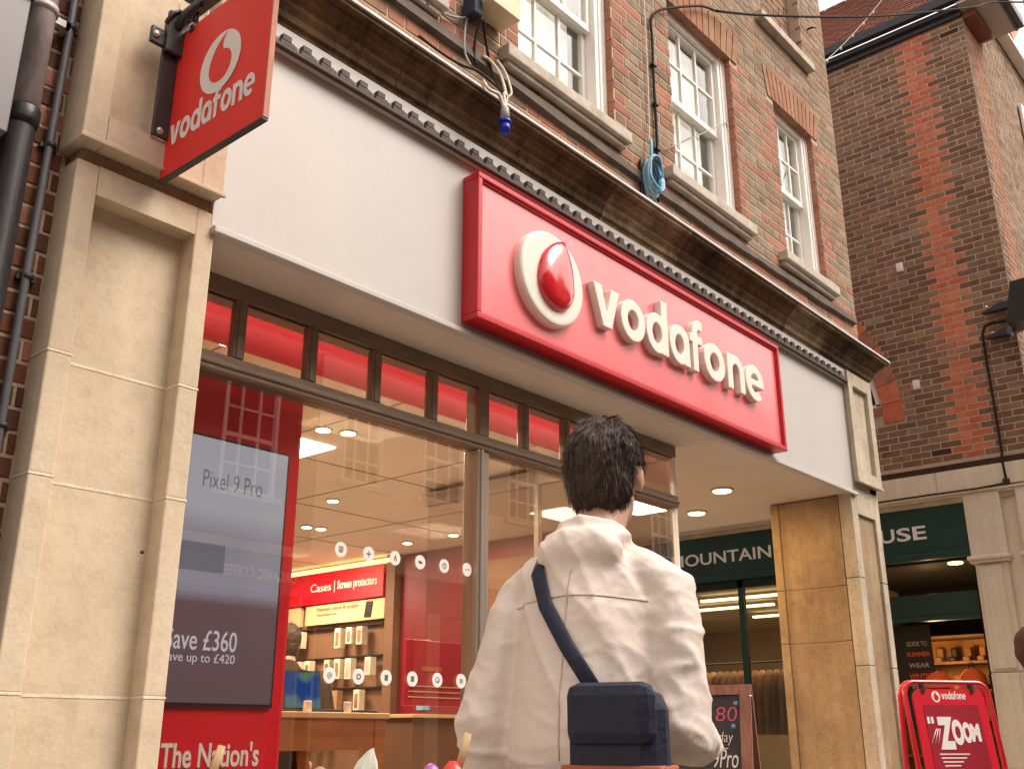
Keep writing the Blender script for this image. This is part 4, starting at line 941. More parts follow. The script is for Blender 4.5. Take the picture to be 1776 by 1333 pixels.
cw = tag(part('cable', MB().tube([(XW-.06, -.42, 5.42), (XW-.02, -.22, 5.46), (XW-.015, -.12, 5.44), (XW-.012, -.085, 5.36), (XW-.012, -.082, 5.0), (XW-.012, -.088, 4.6), (XW-.016, -.09, 4.0), (XW-.055, -.09, 3.93), (XW-.058, -.10, 3.68)], .013, 8), 'cable_black'), 'black cable running down the dark brick wall from the floodlight', 'cable')
jb = tag(part('junction_box', MB().box((XW-.085, -.135, 3.64), (XW-.05, -.065, 3.70), bev=.008), 'black'), 'small black junction box on the stone band at the corner', 'junction box')
tag(part('cable', MB().tube([(XW-.075, -.07, 3.655), (XW-.08, .2, 3.636), (XW-.08, .7, 3.642), (XW-.08, 1.5, 3.638), (XW-.08, 4, 3.64)], .008, 6), 'cable_black'), 'thin black cable clipped along the stone band above the green sign', 'cable')

# ================================================================== cables, plug and boxes on the shop front
bxo = thing('metal_box', 'cream metal electrical box on the brick wall beside the first window', 'box', (3.25, -.1, 4.7))
mb = MB(); mb.box((3.13, -.155, 4.665), (3.37, -.01, 5.05), bev=.004); part('case', mb, 'box_cream', bxo)
mb = MB(); mb.box((3.08, -.10, 4.58), (3.14, -.01, 4.70), bev=.01); part('cable_gland', mb, 'navy', bxo)
pg = thing('plug', 'grey and blue industrial plug dangling below the cornice on a pale cable', 'plug', (3.215, -.19, 3.9))
PX_, PY_ = 3.19, -.205
mb = MB(); mb.tube([(PX_, PY_, 4.03), (PX_, PY_, 4.02), (PX_, PY_, 3.95)], [.012, .020, .024], 14); part('plug_body', mb, 'plug_grey', pg)
mb = MB(); mb.tube([(PX_, PY_, 3.95), (PX_, PY_, 3.938)], .031, 16); mb.tube([(PX_, PY_, 3.938), (PX_, PY_, 3.885)], .025, 16); part('plug_collar', mb, 'blue', pg)
def cable(pts, r, m_, lab, n=6):
    P = [Vector(p) for p in pts]; out = []
    for i in range(len(P)-1):
        a, b, c, d = P[max(i-1, 0)], P[i], P[i+1], P[min(i+2, len(P)-1)]
        for k in range(n):
            t = k/n; out.append(.5*((2*b)+(c-a)*t+(2*a-5*b+4*c-d)*t*t+(3*b-a-3*c+d)*t**3))
    out.append(P[-1]); return tag(part('cable', MB().tube(out, r, 7), m_), lab, 'cable')
cy = -.19
cable([(PX_, PY_, 4.02), (3.20, cy, 4.12), atY(878, 165, cy), atY(868, 130, -.10), atY(850, 105, -.05), atY(838, 98, -.04)], .0075, 'cable_white', 'pale cable looping from the blue plug up to the wall')
cable([(PX_+.006, PY_, 4.02), (3.22, cy, 4.10), atY(887, 160, cy), atY(876, 125, -.12), atY(862, 105, -.06)], .006, 'cable_white', 'second pale cable looping above the blue plug, rightmost loop')
cable([(PX_-.01, PY_, 4.02), (3.15, -.2, 4.08), atY(848, 155, -.20), atY(838, 140, -.17)], .009, 'cable_white', 'dusty cable sloping from the cornice edge down to the blue plug')
cable([atY(835, 35, -.08), atY(826, 60, -.05), atY(822, 95, -.03), atY(826, 112, -.03)], .008, 'cable_black', 'short black cable hanging below the cream box, left strand')
cable([atY(838, 35, -.08), atY(842, 70, -.05), atY(850, 110, -.04), atY(856, 135, -.06), atY(875, 163, -.17)], .007, 'cable_black', 'black cable hanging below the cream box, right strand')
cable([atY(815, -5, -.03), atY(812, 25, -.03), atY(806, 55, -.03), atY(806, 90, -.03), atY(816, 114, -.04)], .006, 'cable_grey', 'thin grey cable left of the cream box')
cable([atY(726, 62, -.04), atY(765, 92, -.10), atY(800, 113, -.17), atY(830, 125, -.18), atY(872, 160, -.18)], .0065, 'cable_black', 'black cable lying along the top of the cornice')
cable([atY(740, -5, -.03), atY(760, 18, -.03), atY(790, 30, -.03), atY(812, 30, -.03), atY(822, 20, -.03)], .006, 'cable_grey', 'sagging grey cable between brackets above the cornice')
wb = tag(part('wire_bracket', MB().box(tuple(atY(745, 6, -.05)), tuple(atY(728, 14, .0)), bev=.0), 'black_iron'), 'small black bracket on the brick above the cornice', 'bracket')
# coil of pale blue cable and wires between windows one and two
cc = thing('cable_coil', 'coil of pale blue cable hanging on the brick wall between two windows', 'cable coil', (4.75, -.03, 4.36))
c0 = Vector((4.735, -.045, 4.385))
for k in range(9):
    a = .062+.006*(k % 4); b = .125-.006*(k % 3); tw = (k-4)*.010
    mb = MB(); pts = [(c0.x+a*math.cos(2*PI*i/20)*(1+.15*math.sin(k)), c0.y-.006*k+.01*math.sin(4*PI*i/20+k), c0.z+tw*.5+b*math.sin(2*PI*i/20)) for i in range(21)]
    mb.tube(pts, .0075, 6); part('loop', mb, 'coil_blue' if k % 3 else 'cable_grey', cc)
mb = MB(); mb.box((4.66, -.03, 4.26), (4.81, -.008, 4.50), bev=.01); part('back_plate', mb, 'black', cc)
mb = MB(); mb.tube([(4.74, -.055, 4.50), (4.748, -.05, 4.56), (4.75, -.05, 4.64), (4.765, -.04, 4.67)], .009, 6); part('tie', mb, 'coil_blue', cc)
cable([(4.765, -.03, 4.66), (4.79, -.02, 4.9), (4.80, -.02, 5.3), (4.80, -.02, 5.9), (4.8, -.02, 6.6)], .004, 'cable_white', 'thin pale vertical wire on the brick between two windows')
bc = [atY(1142, 350, -.02), atY(1141, 320, -.02), atY(1139, 235, -.02), atY(1134, 150, -.02), atY(1131, 70, -.02), atY(1129, 35, -.02), atY(1140, 20, -.03), atY(1165, 14, -.04), atY(1215, 11, -.05), atY(1240, 19, -.05)]
cable(bc, .0095, 'cable_black', 'black cable climbing the brick between two windows and bending right')
for px, py, wd_ in ((1133, 112, 'topmost'), (1137, 180, 'middle'), (1140, 258, 'lowest')):
    p = atY(px, py, -.025); tag(part('cable_clip', MB().box(p-Vector((.012, .012, .008)), p+Vector((.03, .02, .008))), 'black'), wd_+' small black clip on the black cable between two windows', 'clip', 'cable clips')
e1 = atY(1240, 19, -.05); e2 = atX(1776, 4, 11.2); e3 = Vector((14.5, -3.3, 9.9))
cable([e1, e1.lerp(e2, .12)+Vector((0, 0, -.06)), e1.lerp(e2, .4)+Vector((0, 0, -.11)), e1.lerp(e2, .75)+Vector((0, 0, -.05)), e2, e3], .010, 'cable_black', 'black cable spanning from the brick wall across to the right')
f1 = atY(1150, 262, -.03); f2 = atX(1530, 0, 11.25)
sl = thing('string_lights', 'thin pale string light wire rising across the brick wall towards the dark gutter', 'string lights', tuple(f1))
mb = MB(); pts = [f1.lerp(f2, k/24)+Vector((0, 0, -.25*math.sin(PI*k/24))) for k in range(25)]; mb.tube(pts, .004, 5); part('wire', mb, 'cable_grey', sl)
for k in range(2, 24, 2): mb = MB(); mb.ball(pts[k]+Vector((0, 0, -.02)), (.010, .010, .022), seg=8, rings=6); part('bulb', mb, 'sticker', sl)
p = atY(1408, 48, -.05); tag(part('wall_hook', MB().tube([p+Vector((0, .05, 0)), p, p+Vector((.05, -.02, .02))], .010, 6), 'black'), 'small black hook high on the brick beside the blocked window', 'hook')
# tag holes / stains on the stone are in the material; two drilled holes in the pier
for (px, py) in ((247, 957),):
    p = atY(px, py, .032); tag(part('drilled_hole', MB().tube([p+Vector((0, .004, 0)), p+Vector((0, -.0015, 0))], .006, 10), 'black'), 'small dark drilled hole in the left stone pier', 'hole')

# ================================================================== shop interior
si = thing('shop_interior', 'warm lit phone shop interior behind the glass', 'shop interior', (4.5, 4, 0))
mb = MB(); mb.box((1.3, .46, 2.95), (7.8, 9, 3.0)); part('ceiling', mb, 'ceiling', si)
mb = MB(); mb.box((1.3, .43, .0), (7.8, 9, .02)); part('floor', mb, 'floor_in', si)
mb = MB(); mb.box((1.3, 9, 0), (7.8, 9.1, 3)); mb.box((1.3, .43, 0), (1.4, 9, 3)); mb.box((7.55, 2.5, 0), (7.65, 9, 3)); part('walls', mb, 'wall_in', si)
mb = MB(); mb.box((1.42, .52, 2.705), (5.36, .55, 3.0)); part('bulkhead', mb, 'red_in', si)
for k in range(6):
    mb = MB(); mb.box((1.4, 1.3+k*1.2, 2.944), (7.5, 1.306+k*1.2, 2.949)); part('ceiling_joint', mb, 'wall_in', si)
for k in range(5):
    mb = MB(); mb.box((2.6+k*1.2, .5, 2.944), (2.606+k*1.2, 8.9, 2.949)); part('ceiling_joint', mb, 'wall_in', si)
dl = [(2.576, 1.034), (3.79, 1.024), (4.986, 1.025), (3.841, 1.86), (3.99, 1.80), (5.76, 4.44), (5.90, 4.41), (6.93, 4.34), (6.92, 3.70), (6.99, 2.7), (5.2, 3.4), (4.4, 6.0)]
for (u, v) in dl:
    t = MB(); n = 20; t.prism([(u+.058*math.cos(2*PI*i/n), v+.058*math.sin(2*PI*i/n)) for i in range(n)], lambda p, q, d: Vector((p, q, d)), 2.938, 2.9485)
    a = part('downlight', t, 'eave', si); t = MB(); t.prism([(u+.044*math.cos(2*PI*i/n), v+.044*math.sin(2*PI*i/n)) for i in range(n)], lambda p, q, d: Vector((p, q, d)), 2.934, 2.9378); part('lamp_disc', t, 'light_warm', a)
for (a, b) in ((3.62, 2.14), (3.62, 4.6), (5.6, 6.2)):
    mb = MB(); mb.box((a, b, 2.94), (a+.55, b+.38, 2.948)); part('light_panel', mb, 'light_panel', si)
mb = MB(); mb.box((1.85, .405, 2.835), (5.36, .42, 2.855)); part('added_bulkhead_light', mb, 'added_strip_glow', si)  # glowing strip added behind the head to brighten the red bulkhead
for (x, y, e) in ((3.9, 1.5, 48), (4.6, 4.2, 62), (6.4, 5.8, 50), (6.6, 3.6, 24)):
    l = bpy.data.lights.new('shop_light', 'AREA'); l.shape = 'SQUARE'; l.size = .6; l.energy = e; l.color = (1, .78, .54); o = bpy.data.objects.new('shop_light', l); COL.objects.link(o); o.location = (x, y, 2.92)
vt = MB(); vt.box((5.0, 4.0, 2.93), (5.3, 4.25, 2.946)); 
for k in range(6): vt.box((5.02+k*.045, 4.01, 2.925), (5.04+k*.045, 4.24, 2.93))
part('ceiling_vent', vt, 'wall_in', si)

# red display unit with the screen behind the left pane
du = thing('display_unit', 'tall red display unit holding a portrait screen behind the left pane', 'display unit', (2.2, .55, 0))
mb = MB(); mb.box((1.45, .505, .05), (2.652, .62, 2.545), bev=.003); part('unit_body', mb, 'red_in', du)
SU0, SU1, SV0, SV1 = 1.88, 2.575, 1.262, 2.275
mb = MB(); mb.box((SU0-.012, .488, SV0-.012), (SU1+.012, .5045, SV1+.012), bev=.002); scn = part('screen', mb, 'black', du)
m = bpy.data.materials.new('lit_screen_picture_and_reflection'); n_ = nodes(m); N = n_.nodes; L_ = n_.links
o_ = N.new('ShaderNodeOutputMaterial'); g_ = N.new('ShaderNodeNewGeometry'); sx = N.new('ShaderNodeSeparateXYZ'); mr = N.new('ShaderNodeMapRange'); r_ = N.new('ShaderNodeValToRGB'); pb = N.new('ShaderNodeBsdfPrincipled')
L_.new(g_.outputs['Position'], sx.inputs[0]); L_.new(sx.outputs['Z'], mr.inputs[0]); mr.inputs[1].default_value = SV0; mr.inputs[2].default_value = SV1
L_.new(mr.outputs[0], r_.inputs[0]); cr = r_.color_ramp; cr.elements[0].position = 0; cr.elements[0].color = (.085, .05, .06, 1); cr.elements[1].position = 1; cr.elements[1].color = (.27, .275, .32, 1)  # dark lower band paints the reflected shopfront opposite into the picture
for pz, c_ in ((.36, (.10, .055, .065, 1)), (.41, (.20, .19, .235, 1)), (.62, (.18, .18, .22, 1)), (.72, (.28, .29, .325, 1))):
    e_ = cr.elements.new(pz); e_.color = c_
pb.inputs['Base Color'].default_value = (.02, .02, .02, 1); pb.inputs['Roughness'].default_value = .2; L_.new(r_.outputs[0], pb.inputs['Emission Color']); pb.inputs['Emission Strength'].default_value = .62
L_.new(pb.outputs[0], o_.inputs[0]); M['screen_pic_reflect'] = m
mb = MB(); mb.box((SU0, .484, SV0), (SU1, .4875, SV1)); part('screen_picture_reflection', mb, 'screen_pic_reflect', scn)
M['screen_text'] = emission('lit_screen_text', (.30, .275, .30), .9); M['screen_text_dark'] = emission('dim_screen_text', (.085, .08, .10), .9)
FI = front(.484)
mb = MB(); text(mb, 'Save £360', FI, 2.085, 2.395, 1.452, 1.528, .0006, .0012, bold=.005); text(mb, 'Plus, save up to £420', FI, 1.985, 2.392, 1.398, 1.442, .0006, .0012); part('screen_lettering', mb, 'screen_text', scn)
mb = MB(); text(mb, 'Pixel 9 Pro', FI, 2.175, 2.455, 2.075, 2.145, .0006, .0012, bold=-.005); part('screen_lettering', mb, 'screen_text_dark', scn)
mb = MB(); mb.tube([(2.06, .478, 1.80), (2.30, .478, 1.80)], [(.055, .004), (.055, .004)], 14, up=(0, 0, 1)); part('phone_camera_bar', mb, 'screen_text_dark', scn)
mb = MB(); text(mb, "The Nation's", front(.505), 2.125, 2.552, 1.035, 1.125, .0006, .003, bold=.02); part('unit_lettering', mb, 'white_print', du)
mb = MB(); text(mb, "Network", front(.505), 2.125, 2.42, .90, .985, .0006, .003, bold=.02); part('unit_lettering', mb, 'white_print', du)

# table with laptop
TY = 1.4
tp = thing('display_table', 'orange wooden display table with pale top behind the window', 'table', (3.2, 1.6, 0))
tx1 = atY(672, 1240, TY).x; tz = atY(672, 1236, TY).z
mb = MB(); mb.box((2.3, TY-.01, tz-.03), (tx1+.01, TY+.75, tz), bev=.004); part('table_top', mb, 'table_top', tp)
mb = MB(); mb.box((2.35, TY+.01, tz-.19), (tx1-.002, TY+.03, tz-.03)); mb.box((tx1-.03, TY+.03, tz-.19), (tx1-.002, TY+.7, tz-.03)); part('apron', mb, 'table_wood', tp)
for x in (2.4, tx1-.085):
    for y in (TY+.004, TY+.65): mb = MB(); mb.box((x, y, .02), (x+.08, y+.07, tz-.031), bev=.003); part('leg', mb, 'table_wood', tp)
la, lb = atY(522, 1226, TY+.1), atY(592, 1165, TY+.1)
lp = thing('laptop', 'open dark laptop with blue green picture on the orange table', 'laptop', ((la.x+lb.x)/2, TY+.15, tz))
mb = MB(); mb.box((la.x, TY+.05, tz+.002), (lb.x, TY+.27, tz+.016), bev=.003); part('base', mb, 'laptop', lp)
def tilt(u, n, z): return Vector((u, TY+.245+z*.18-n, tz+.012+z))
H_ = lb.z-tz-.0
mb = MB(); mb.add([tilt(la.x, 0, 0), tilt(lb.x, 0, 0), tilt(lb.x, 0, H_), tilt(la.x, 0, H_), tilt(la.x, -.008, 0), tilt(lb.x, -.008, 0), tilt(lb.x, -.008, H_), tilt(la.x, -.008, H_)], [(0, 1, 2, 3), (7, 6, 5, 4), (0, 4, 5, 1), (1, 5, 6, 2), (2, 6, 7, 3), (3, 7, 4, 0)]); lid = part('lid', mb, 'laptop', lp)
m = bpy.data.materials.new('laptop_picture'); n_ = nodes(m); N = n_.nodes; o_ = N.new('ShaderNodeOutputMaterial'); g_ = N.new('ShaderNodeNewGeometry'); vv = N.new('ShaderNodeTexNoise'); vv.inputs['Scale'].default_value = 6; vv.inputs['Detail'].default_value = 1; r_ = N.new('ShaderNodeValToRGB'); em_ = N.new('ShaderNodeEmission')
n_.links.new(g_.outputs['Position'], vv.inputs['Vector']); n_.links.new(vv.outputs[0], r_.inputs[0]); n_.links.new(r_.outputs[0], em_.inputs[0]); n_.links.new(em_.outputs[0], o_.inputs[0]); em_.inputs[1].default_value = .5
r_.color_ramp.elements[0].position = .42; r_.color_ramp.elements[0].color = (.02, .06, .22, 1); r_.color_ramp.elements[1].position = .62; r_.color_ramp.elements[1].color = (.10, .22, .10, 1); e_ = r_.color_ramp.elements.new(.5); e_.color = (.10, .16, .22, 1); M['lap_pic'] = m
mb = MB(); mb.add([tilt(la.x+.012, .0015, .012), tilt(lb.x-.012, .0015, .012), tilt(lb.x-.012, .0015, H_-.012), tilt(la.x+.012, .0015, H_-.012)], [(0, 1, 2, 3)]); part('picture', mb, 'lap_pic', lid)
for x, sd_ in ((la.x-.005, 'left'), (lb.x+.004, 'right')): tag(part('security_clamp', MB().box((x-.014, TY+.02, tz+.001), (x+.014, TY+.06, tz+.055), bev=.004), 'white_paint'), 'white security clamp at the '+sd_+' side of the laptop', 'clamp', 'laptop security clamps')
tag(part('handset', MB().box((la.x+.33, TY+.02, tz+.001), (la.x+.47, TY+.09, tz+.014), bev=.004), 'black'), 'small dark handset lying right of the laptop', 'phone')

# accessory wall: header, promo card, pegs with packs
XA = 7.4; SA = side(XA)
aw = thing('accessory_wall', 'lit accessory wall bay with red header and hanging phone cases at the back of the shop', 'display wall', (7.45, 6, 0))
mb = MB(); mb.box((XA, 5.08, .1), (XA+.1, 8.6, 2.93)); part('back_board', mb, 'bay', aw)
mb = MB(); mb.box((XA-.10, 5.08, 2.525), (XA-.002, 6.78, 2.865), bev=.004); part('header_board', mb, 'red_in', aw)
mb = MB(); mb.box((XA-.10, 6.80, 2.525), (XA-.002, 8.5, 2.865), bev=.004); part('header_board', mb, 'red_in', aw)
mb = MB(); mb.box((XA-.10, 5.0, 2.875), (XA-.04, 8.5, 2.915)); part('light_strip', mb, 'light_strip', aw)
mb = MB(); mb.box((XA-.06, 5.09, 2.30), (XA-.004, 6.40, 2.515), bev=.003); part('promo_card', mb, 'table_top', aw)
mb = MB(); mb.box((XA-.06, 6.5, 2.30), (XA-.004, 7.8, 2.515), bev=.003); part('promo_card', mb, 'table_top', aw)
FA = side(XA-.10)
mb = MB(); text(mb, 'Cases', FA, -6.28, -5.93, 2.655, 2.745, .001, .004, bold=.0); mb.box((XA-.104, 5.865, 2.63), (XA-.101, 5.875, 2.76)); text(mb, 'Screen protectors', FA, -5.82, -5.18, 2.63, 2.75, .001, .004, bold=.02); text(mb, 'Gadgets', FA, -7.22, -6.84, 2.63, 2.75, .001, .004, bold=.01); part('header_lettering', mb, 'white_print', aw)
FQ = side(XA-.06)
mb = MB(); text(mb, 'Premium shock & scratch', FQ, -6.2, -5.5, 2.445, 2.485, .001, .003, bold=.01); text(mb, 'resistance', FQ, -6.2, -5.86, 2.39, 2.42, .001, .003, bold=.01); part('card_lettering', mb, 'red_in', aw)
mb = MB(); mb.prism([(-5.40, 2.33), (-5.30, 2.325), (-5.27, 2.49), (-5.37, 2.495)], lambda p, q, d: FQ(p, d, q), .001, .01); part('card_phone', mb, 'black', aw)
for r, z in enumerate((2.02, 1.70, 1.38, 1.06)):
    mb = MB(); mb.box((XA-.05, 5.12, z+.225), (XA-.003, 8.4, z+.24)); part('peg_rail', mb, 'black', aw)
    for k in range(19):
        y = 5.22+k*.165+random.uniform(-.02, .02)
        if random.random() < .22: continue
        mb = MB(); hgt = random.uniform(.17, .21); mb.box((XA-.14, y-.045, z+.21-hgt), (XA-.06, y+.045, z+.21), bev=.003); pk = part('phone_case_pack', mb, random.choice(['pack', 'pack', 'pack', 'pack2', 'sill']), aw)
        mb = MB(); mb.box((XA-.1415, y-.026, z+.21-hgt+.02), (XA-.1402, y+.026, z+.17)); part('case_window', mb, random.choice(['pack2', 'bay', 'pipe_grey', 'wine2']), pk)
mb = MB(); mb.box((XA-.08, 4.93, .1), (XA+.1, 5.06, 2.95)); part('side_post', mb, 'bay', aw)
rc = thing('red_wall_panel', 'deep red wall panel right of the accessory bay', 'wall panel', (7.4, 4.3, 0))
mb = MB(); mb.box((XA, 2.55, .1), (XA+.08, 4.9, 2.94)); part('panel', mb, 'red_dark', rc)
mb = MB(); mb.box((XA-.02, 3.0, 1.2), (XA-.002, 3.95, 2.75)); part('glazed_door', mb, 'bay', rc)
mb = MB(); mb.box((XA-.012, 4.45, 1.72), (XA-.002, 4.66, 2.05)); part('white_notice', mb, 'sill', rc)
mb = MB(); mb.box((XA-.012, 4.43, 1.38), (XA-.002, 4.62, 1.66)); part('blue_notice', mb, 'coil_blue', rc)
# red poster stand on a low cabinet
p0, p1 = atY(705, 1107, 2.1), atY(812, 1220, 2.1)
ps = thing('poster_stand', 'dark red poster stand on a brown cabinet inside the shop', 'poster stand', ((p0.x+p1.x)/2, 2.15, 0))
mb = MB(); mb.box((p0.x, 2.1, p1.z-.02), (p1.x+.15, 2.13, p0.z), bev=.003); part('poster_board', mb, 'poster_red', ps)
mb = MB(); mb.box((p0.x-.02, 2.0, .02), (p1.x+.15, 2.5, atY(812, 1243, 2.1).z-.012)); part('cabinet', mb, 'bay', ps)
mb = MB(); mb.box((p0.x-.04, 1.98, atY(812, 1243, 2.1).z-.011), (p1.x+.17, 2.52, atY(812, 1243, 2.1).z+.012), bev=.003); part('cabinet_top', mb, 'table_top', ps)
mb = MB(); fq = front(2.1)
for k in range(3): mb.box((p0.x+.03, 2.0965, p1.z+.10-.035*k), (p1.x+.02-.04*k, 2.0995, p1.z+.108-.035*k))
part('small_print', mb, 'wall_in', ps)
mb = MB(); mb.box((p0.x+.15, 2.0965, p0.z-.20), (p0.x+.34, 2.0995, p0.z-.17)); part('orange_mark', mb, 'orange_trim', ps)
for (px, py) in ((520, 985), (560, 975), (640, 965)):
    pass

# ================================================================== boards on the pavement
FL = front(0)
rb = thing('pavement_sign', 'red framed pavement sign with round emblem and a ZOOM poster by the stone pier', 'pavement sign', (6.845, -.70, 0), math.radians(-35), world=False)
def lean(fr, z0, k): return lambda u, n, z: fr(u, n+(z0-z)*k, z)
rb.scale = (.88, 1, 1)
LN = lean(FL, 1.45, .13)
W2, TOP = .345, 1.460
pts = [(-W2+.0, .10)]; path = []
for i in range(9): t = PI-i*PI/16; path.append((-W2+.085+.085*math.cos(t), TOP-.085+.085*math.sin(t)))
for i in range(9): t = PI/2-i*PI/16; path.append((W2-.085+.085*math.cos(t), TOP-.085+.085*math.sin(t)))
for sgn, nm in ((1, 'front_frame'), (-1, 'rear_frame')):
    fr_ = LN if sgn > 0 else (lambda u, n, z: Vector((u, .035+(1.45-z)*.05+n, z)))
    P = [fr_(-W2, 0, .02)]+[fr_(a, 0, b) for a, b in path]+[fr_(W2, 0, .02)]
    mb = MB(); mb.tube(P, .017, 12, up=(0, 1, 0)); part(nm, mb, 'red_metal', rb)
def lbox(mb, fr, u0, u1, n0, n1, z0, z1, mi=0):
    vs = [fr(u, n, z) for z in (z0, z1) for u, n in ((u0, n1), (u1, n1), (u1, n0), (u0, n0))]
    return mb.add(vs, [(3, 2, 1, 0), (4, 5, 6, 7), (0, 1, 5, 4), (1, 2, 6, 5), (2, 3, 7, 6), (3, 0, 4, 7)], mi)
mb = MB(); n = []
poly = [(-.29, .12), (.29, .12), (.29, 1.35)]+[(.29-.07+.07*math.cos(t*PI/12), 1.35+.07*math.sin(t*PI/12)) for t in range(1, 7)]+[(-.29+.07-.07*math.sin(t*PI/12), 1.35+.07*math.cos(t*PI/12)) for t in range(0, 7)]
mb.prism(poly, lambda p, q, d: LN(p, d, q), -.004, .012); bd = part('poster_panel', mb, 'poster_red2', rb)
for u in (-.20, .20): mb = MB(); lbox(mb, LN, u-.012, u+.012, -.01, .02, 1.40, 1.45); part('panel_clip', mb, 'black', rb)
mb = MB(); lbox(mb, LN, -.225, .225, .0125, .0145, .2, 1.325); part('poster', mb, 'poster_red', bd)
e_ = emblem(LN, -.105, 1.375, .034, .012, .0015, rb, dome=False, white='white_print', red='poster_red2')
mb = MB(); logo(mb, LN, -.060, .140, 1.360, .033, .0125, .0135); part('logo_lettering', mb, 'white_print', bd); mb = MB()
zw = lambda a, b: (a, (b-.5)*(1.0-.48*a)+.5-.08*a*0)
text(mb, 'Z', LN, -.150, -.02, 1.065, 1.255, .015, .0175, bold=.06); text(mb, 'O', LN, -.035, .055, 1.09, 1.24, .015, .0175, bold=.06); text(mb, 'O', LN, .052, .118, 1.102, 1.225, .015, .0175, bold=.06); text(mb, 'M', LN, .115, .190, 1.11, 1.215, .015, .0175, bold=.06)
for k in range(3): mb.tube([LN(-.215+.028*k, .0155, 1.10), LN(-.155+.014*k, .0155, 1.185)], .003, 4)
lbox(mb, LN, -.215, -.195, .0148, .016, 1.215, 1.255); lbox(mb, LN, -.185, -.165, .0148, .016, 1.215, 1.255)
for k in range(4): lbox(mb, LN, -.17+.008*k, .07-.03*k, .0148, .0156, 1.035-.022*k, 1.042-.022*k)
part('poster_lettering', mb, 'white_print', bd)
mb = MB(); mb.prism([(-.02+.115*math.cos(2*PI*i/32), .86+.09*math.sin(2*PI*i/32)) for i in range(32)], lambda p, q, d: LN(p, d, q), .0148, .017); part('poster_picture', mb, 'plug_grey', bd)

ck = thing('chalkboard_sign', 'wooden framed chalkboard sign with pink and white chalk writing on the porch', 'chalkboard', (4.90, -.38, 0), math.radians(-72), world=False)
CT = 1.395
LC = lean(FL, CT, .20); LB = lambda u, n, z: Vector((u, .03+(CT-z)*.24-n, z))
BW = .62
for fr_, nm in ((LC, 'front'), (LB, 'rear')):
    for a, b in ((-BW, -BW+.055), (-.055, 0)): mb = MB(); lbox(mb, fr_, a, b, -.022, .0, .02, CT); part('frame_post', mb, 'pinkwood', ck)
    mb = MB(); lbox(mb, fr_, -BW+.056, -.056, -.021, -.001, CT-.05, CT-.001); part('frame_rail', mb, 'pinkwood', ck)
    mb = MB(); lbox(mb, fr_, -BW+.056, -.056, -.021, -.001, .25, .30); part('frame_rail', mb, 'pinkwood', ck)
    mb = MB(); lbox(mb, fr_, -BW+.05, -.05, -.016, -.008, .28, CT-.045); part('board_face', mb, 'chalkboard', ck)
mb = MB(); mb.tube([LC(-.01, -.01, .5), LB(-.01, 0, .5)], .004, 5); mb.ball(LC(.001, -.005, CT-.06), .008, seg=8, rings=5); part('stay_chain', mb, 'bolt', ck)
def hand(mb, s, u0, u1, z0, z1, sh=.12, bold=-.012): text(mb, s, LC, u0, u1, z0, z1, -.0078, -.0065, bold=bold, shear=sh)
mb = MB(); hand(mb, '£180', -.30, -.075, 1.215, 1.285); part('chalk_writing', mb, 'chalk_pink', ck)
mb = MB(); hand(mb, 'Today', -.235, -.10, 1.10, 1.165); hand(mb, 'Pixel', -.42, -.255, 1.01, 1.08); hand(mb, '9Pro', -.20, -.075, .995, 1.085, bold=.0); mb.tube([LC(-.24, -.006, 1.09), LC(-.12, -.006, 1.085)], .002, 4); part('chalk_writing', mb, 'chalk', ck)
mb = MB()
for (u, z) in ((-.075, 1.30), (-.20, 1.185), (-.09, 1.19)):
    for k in range(3): a = k*PI/3+.3; mb.tube([LC(u-.013*math.cos(a), -.006, z-.013*math.sin(a)), LC(u+.013*math.cos(a), -.006, z+.013*math.sin(a))], .0028, 4)
part('chalk_writing', mb, 'chalk_blue', ck)

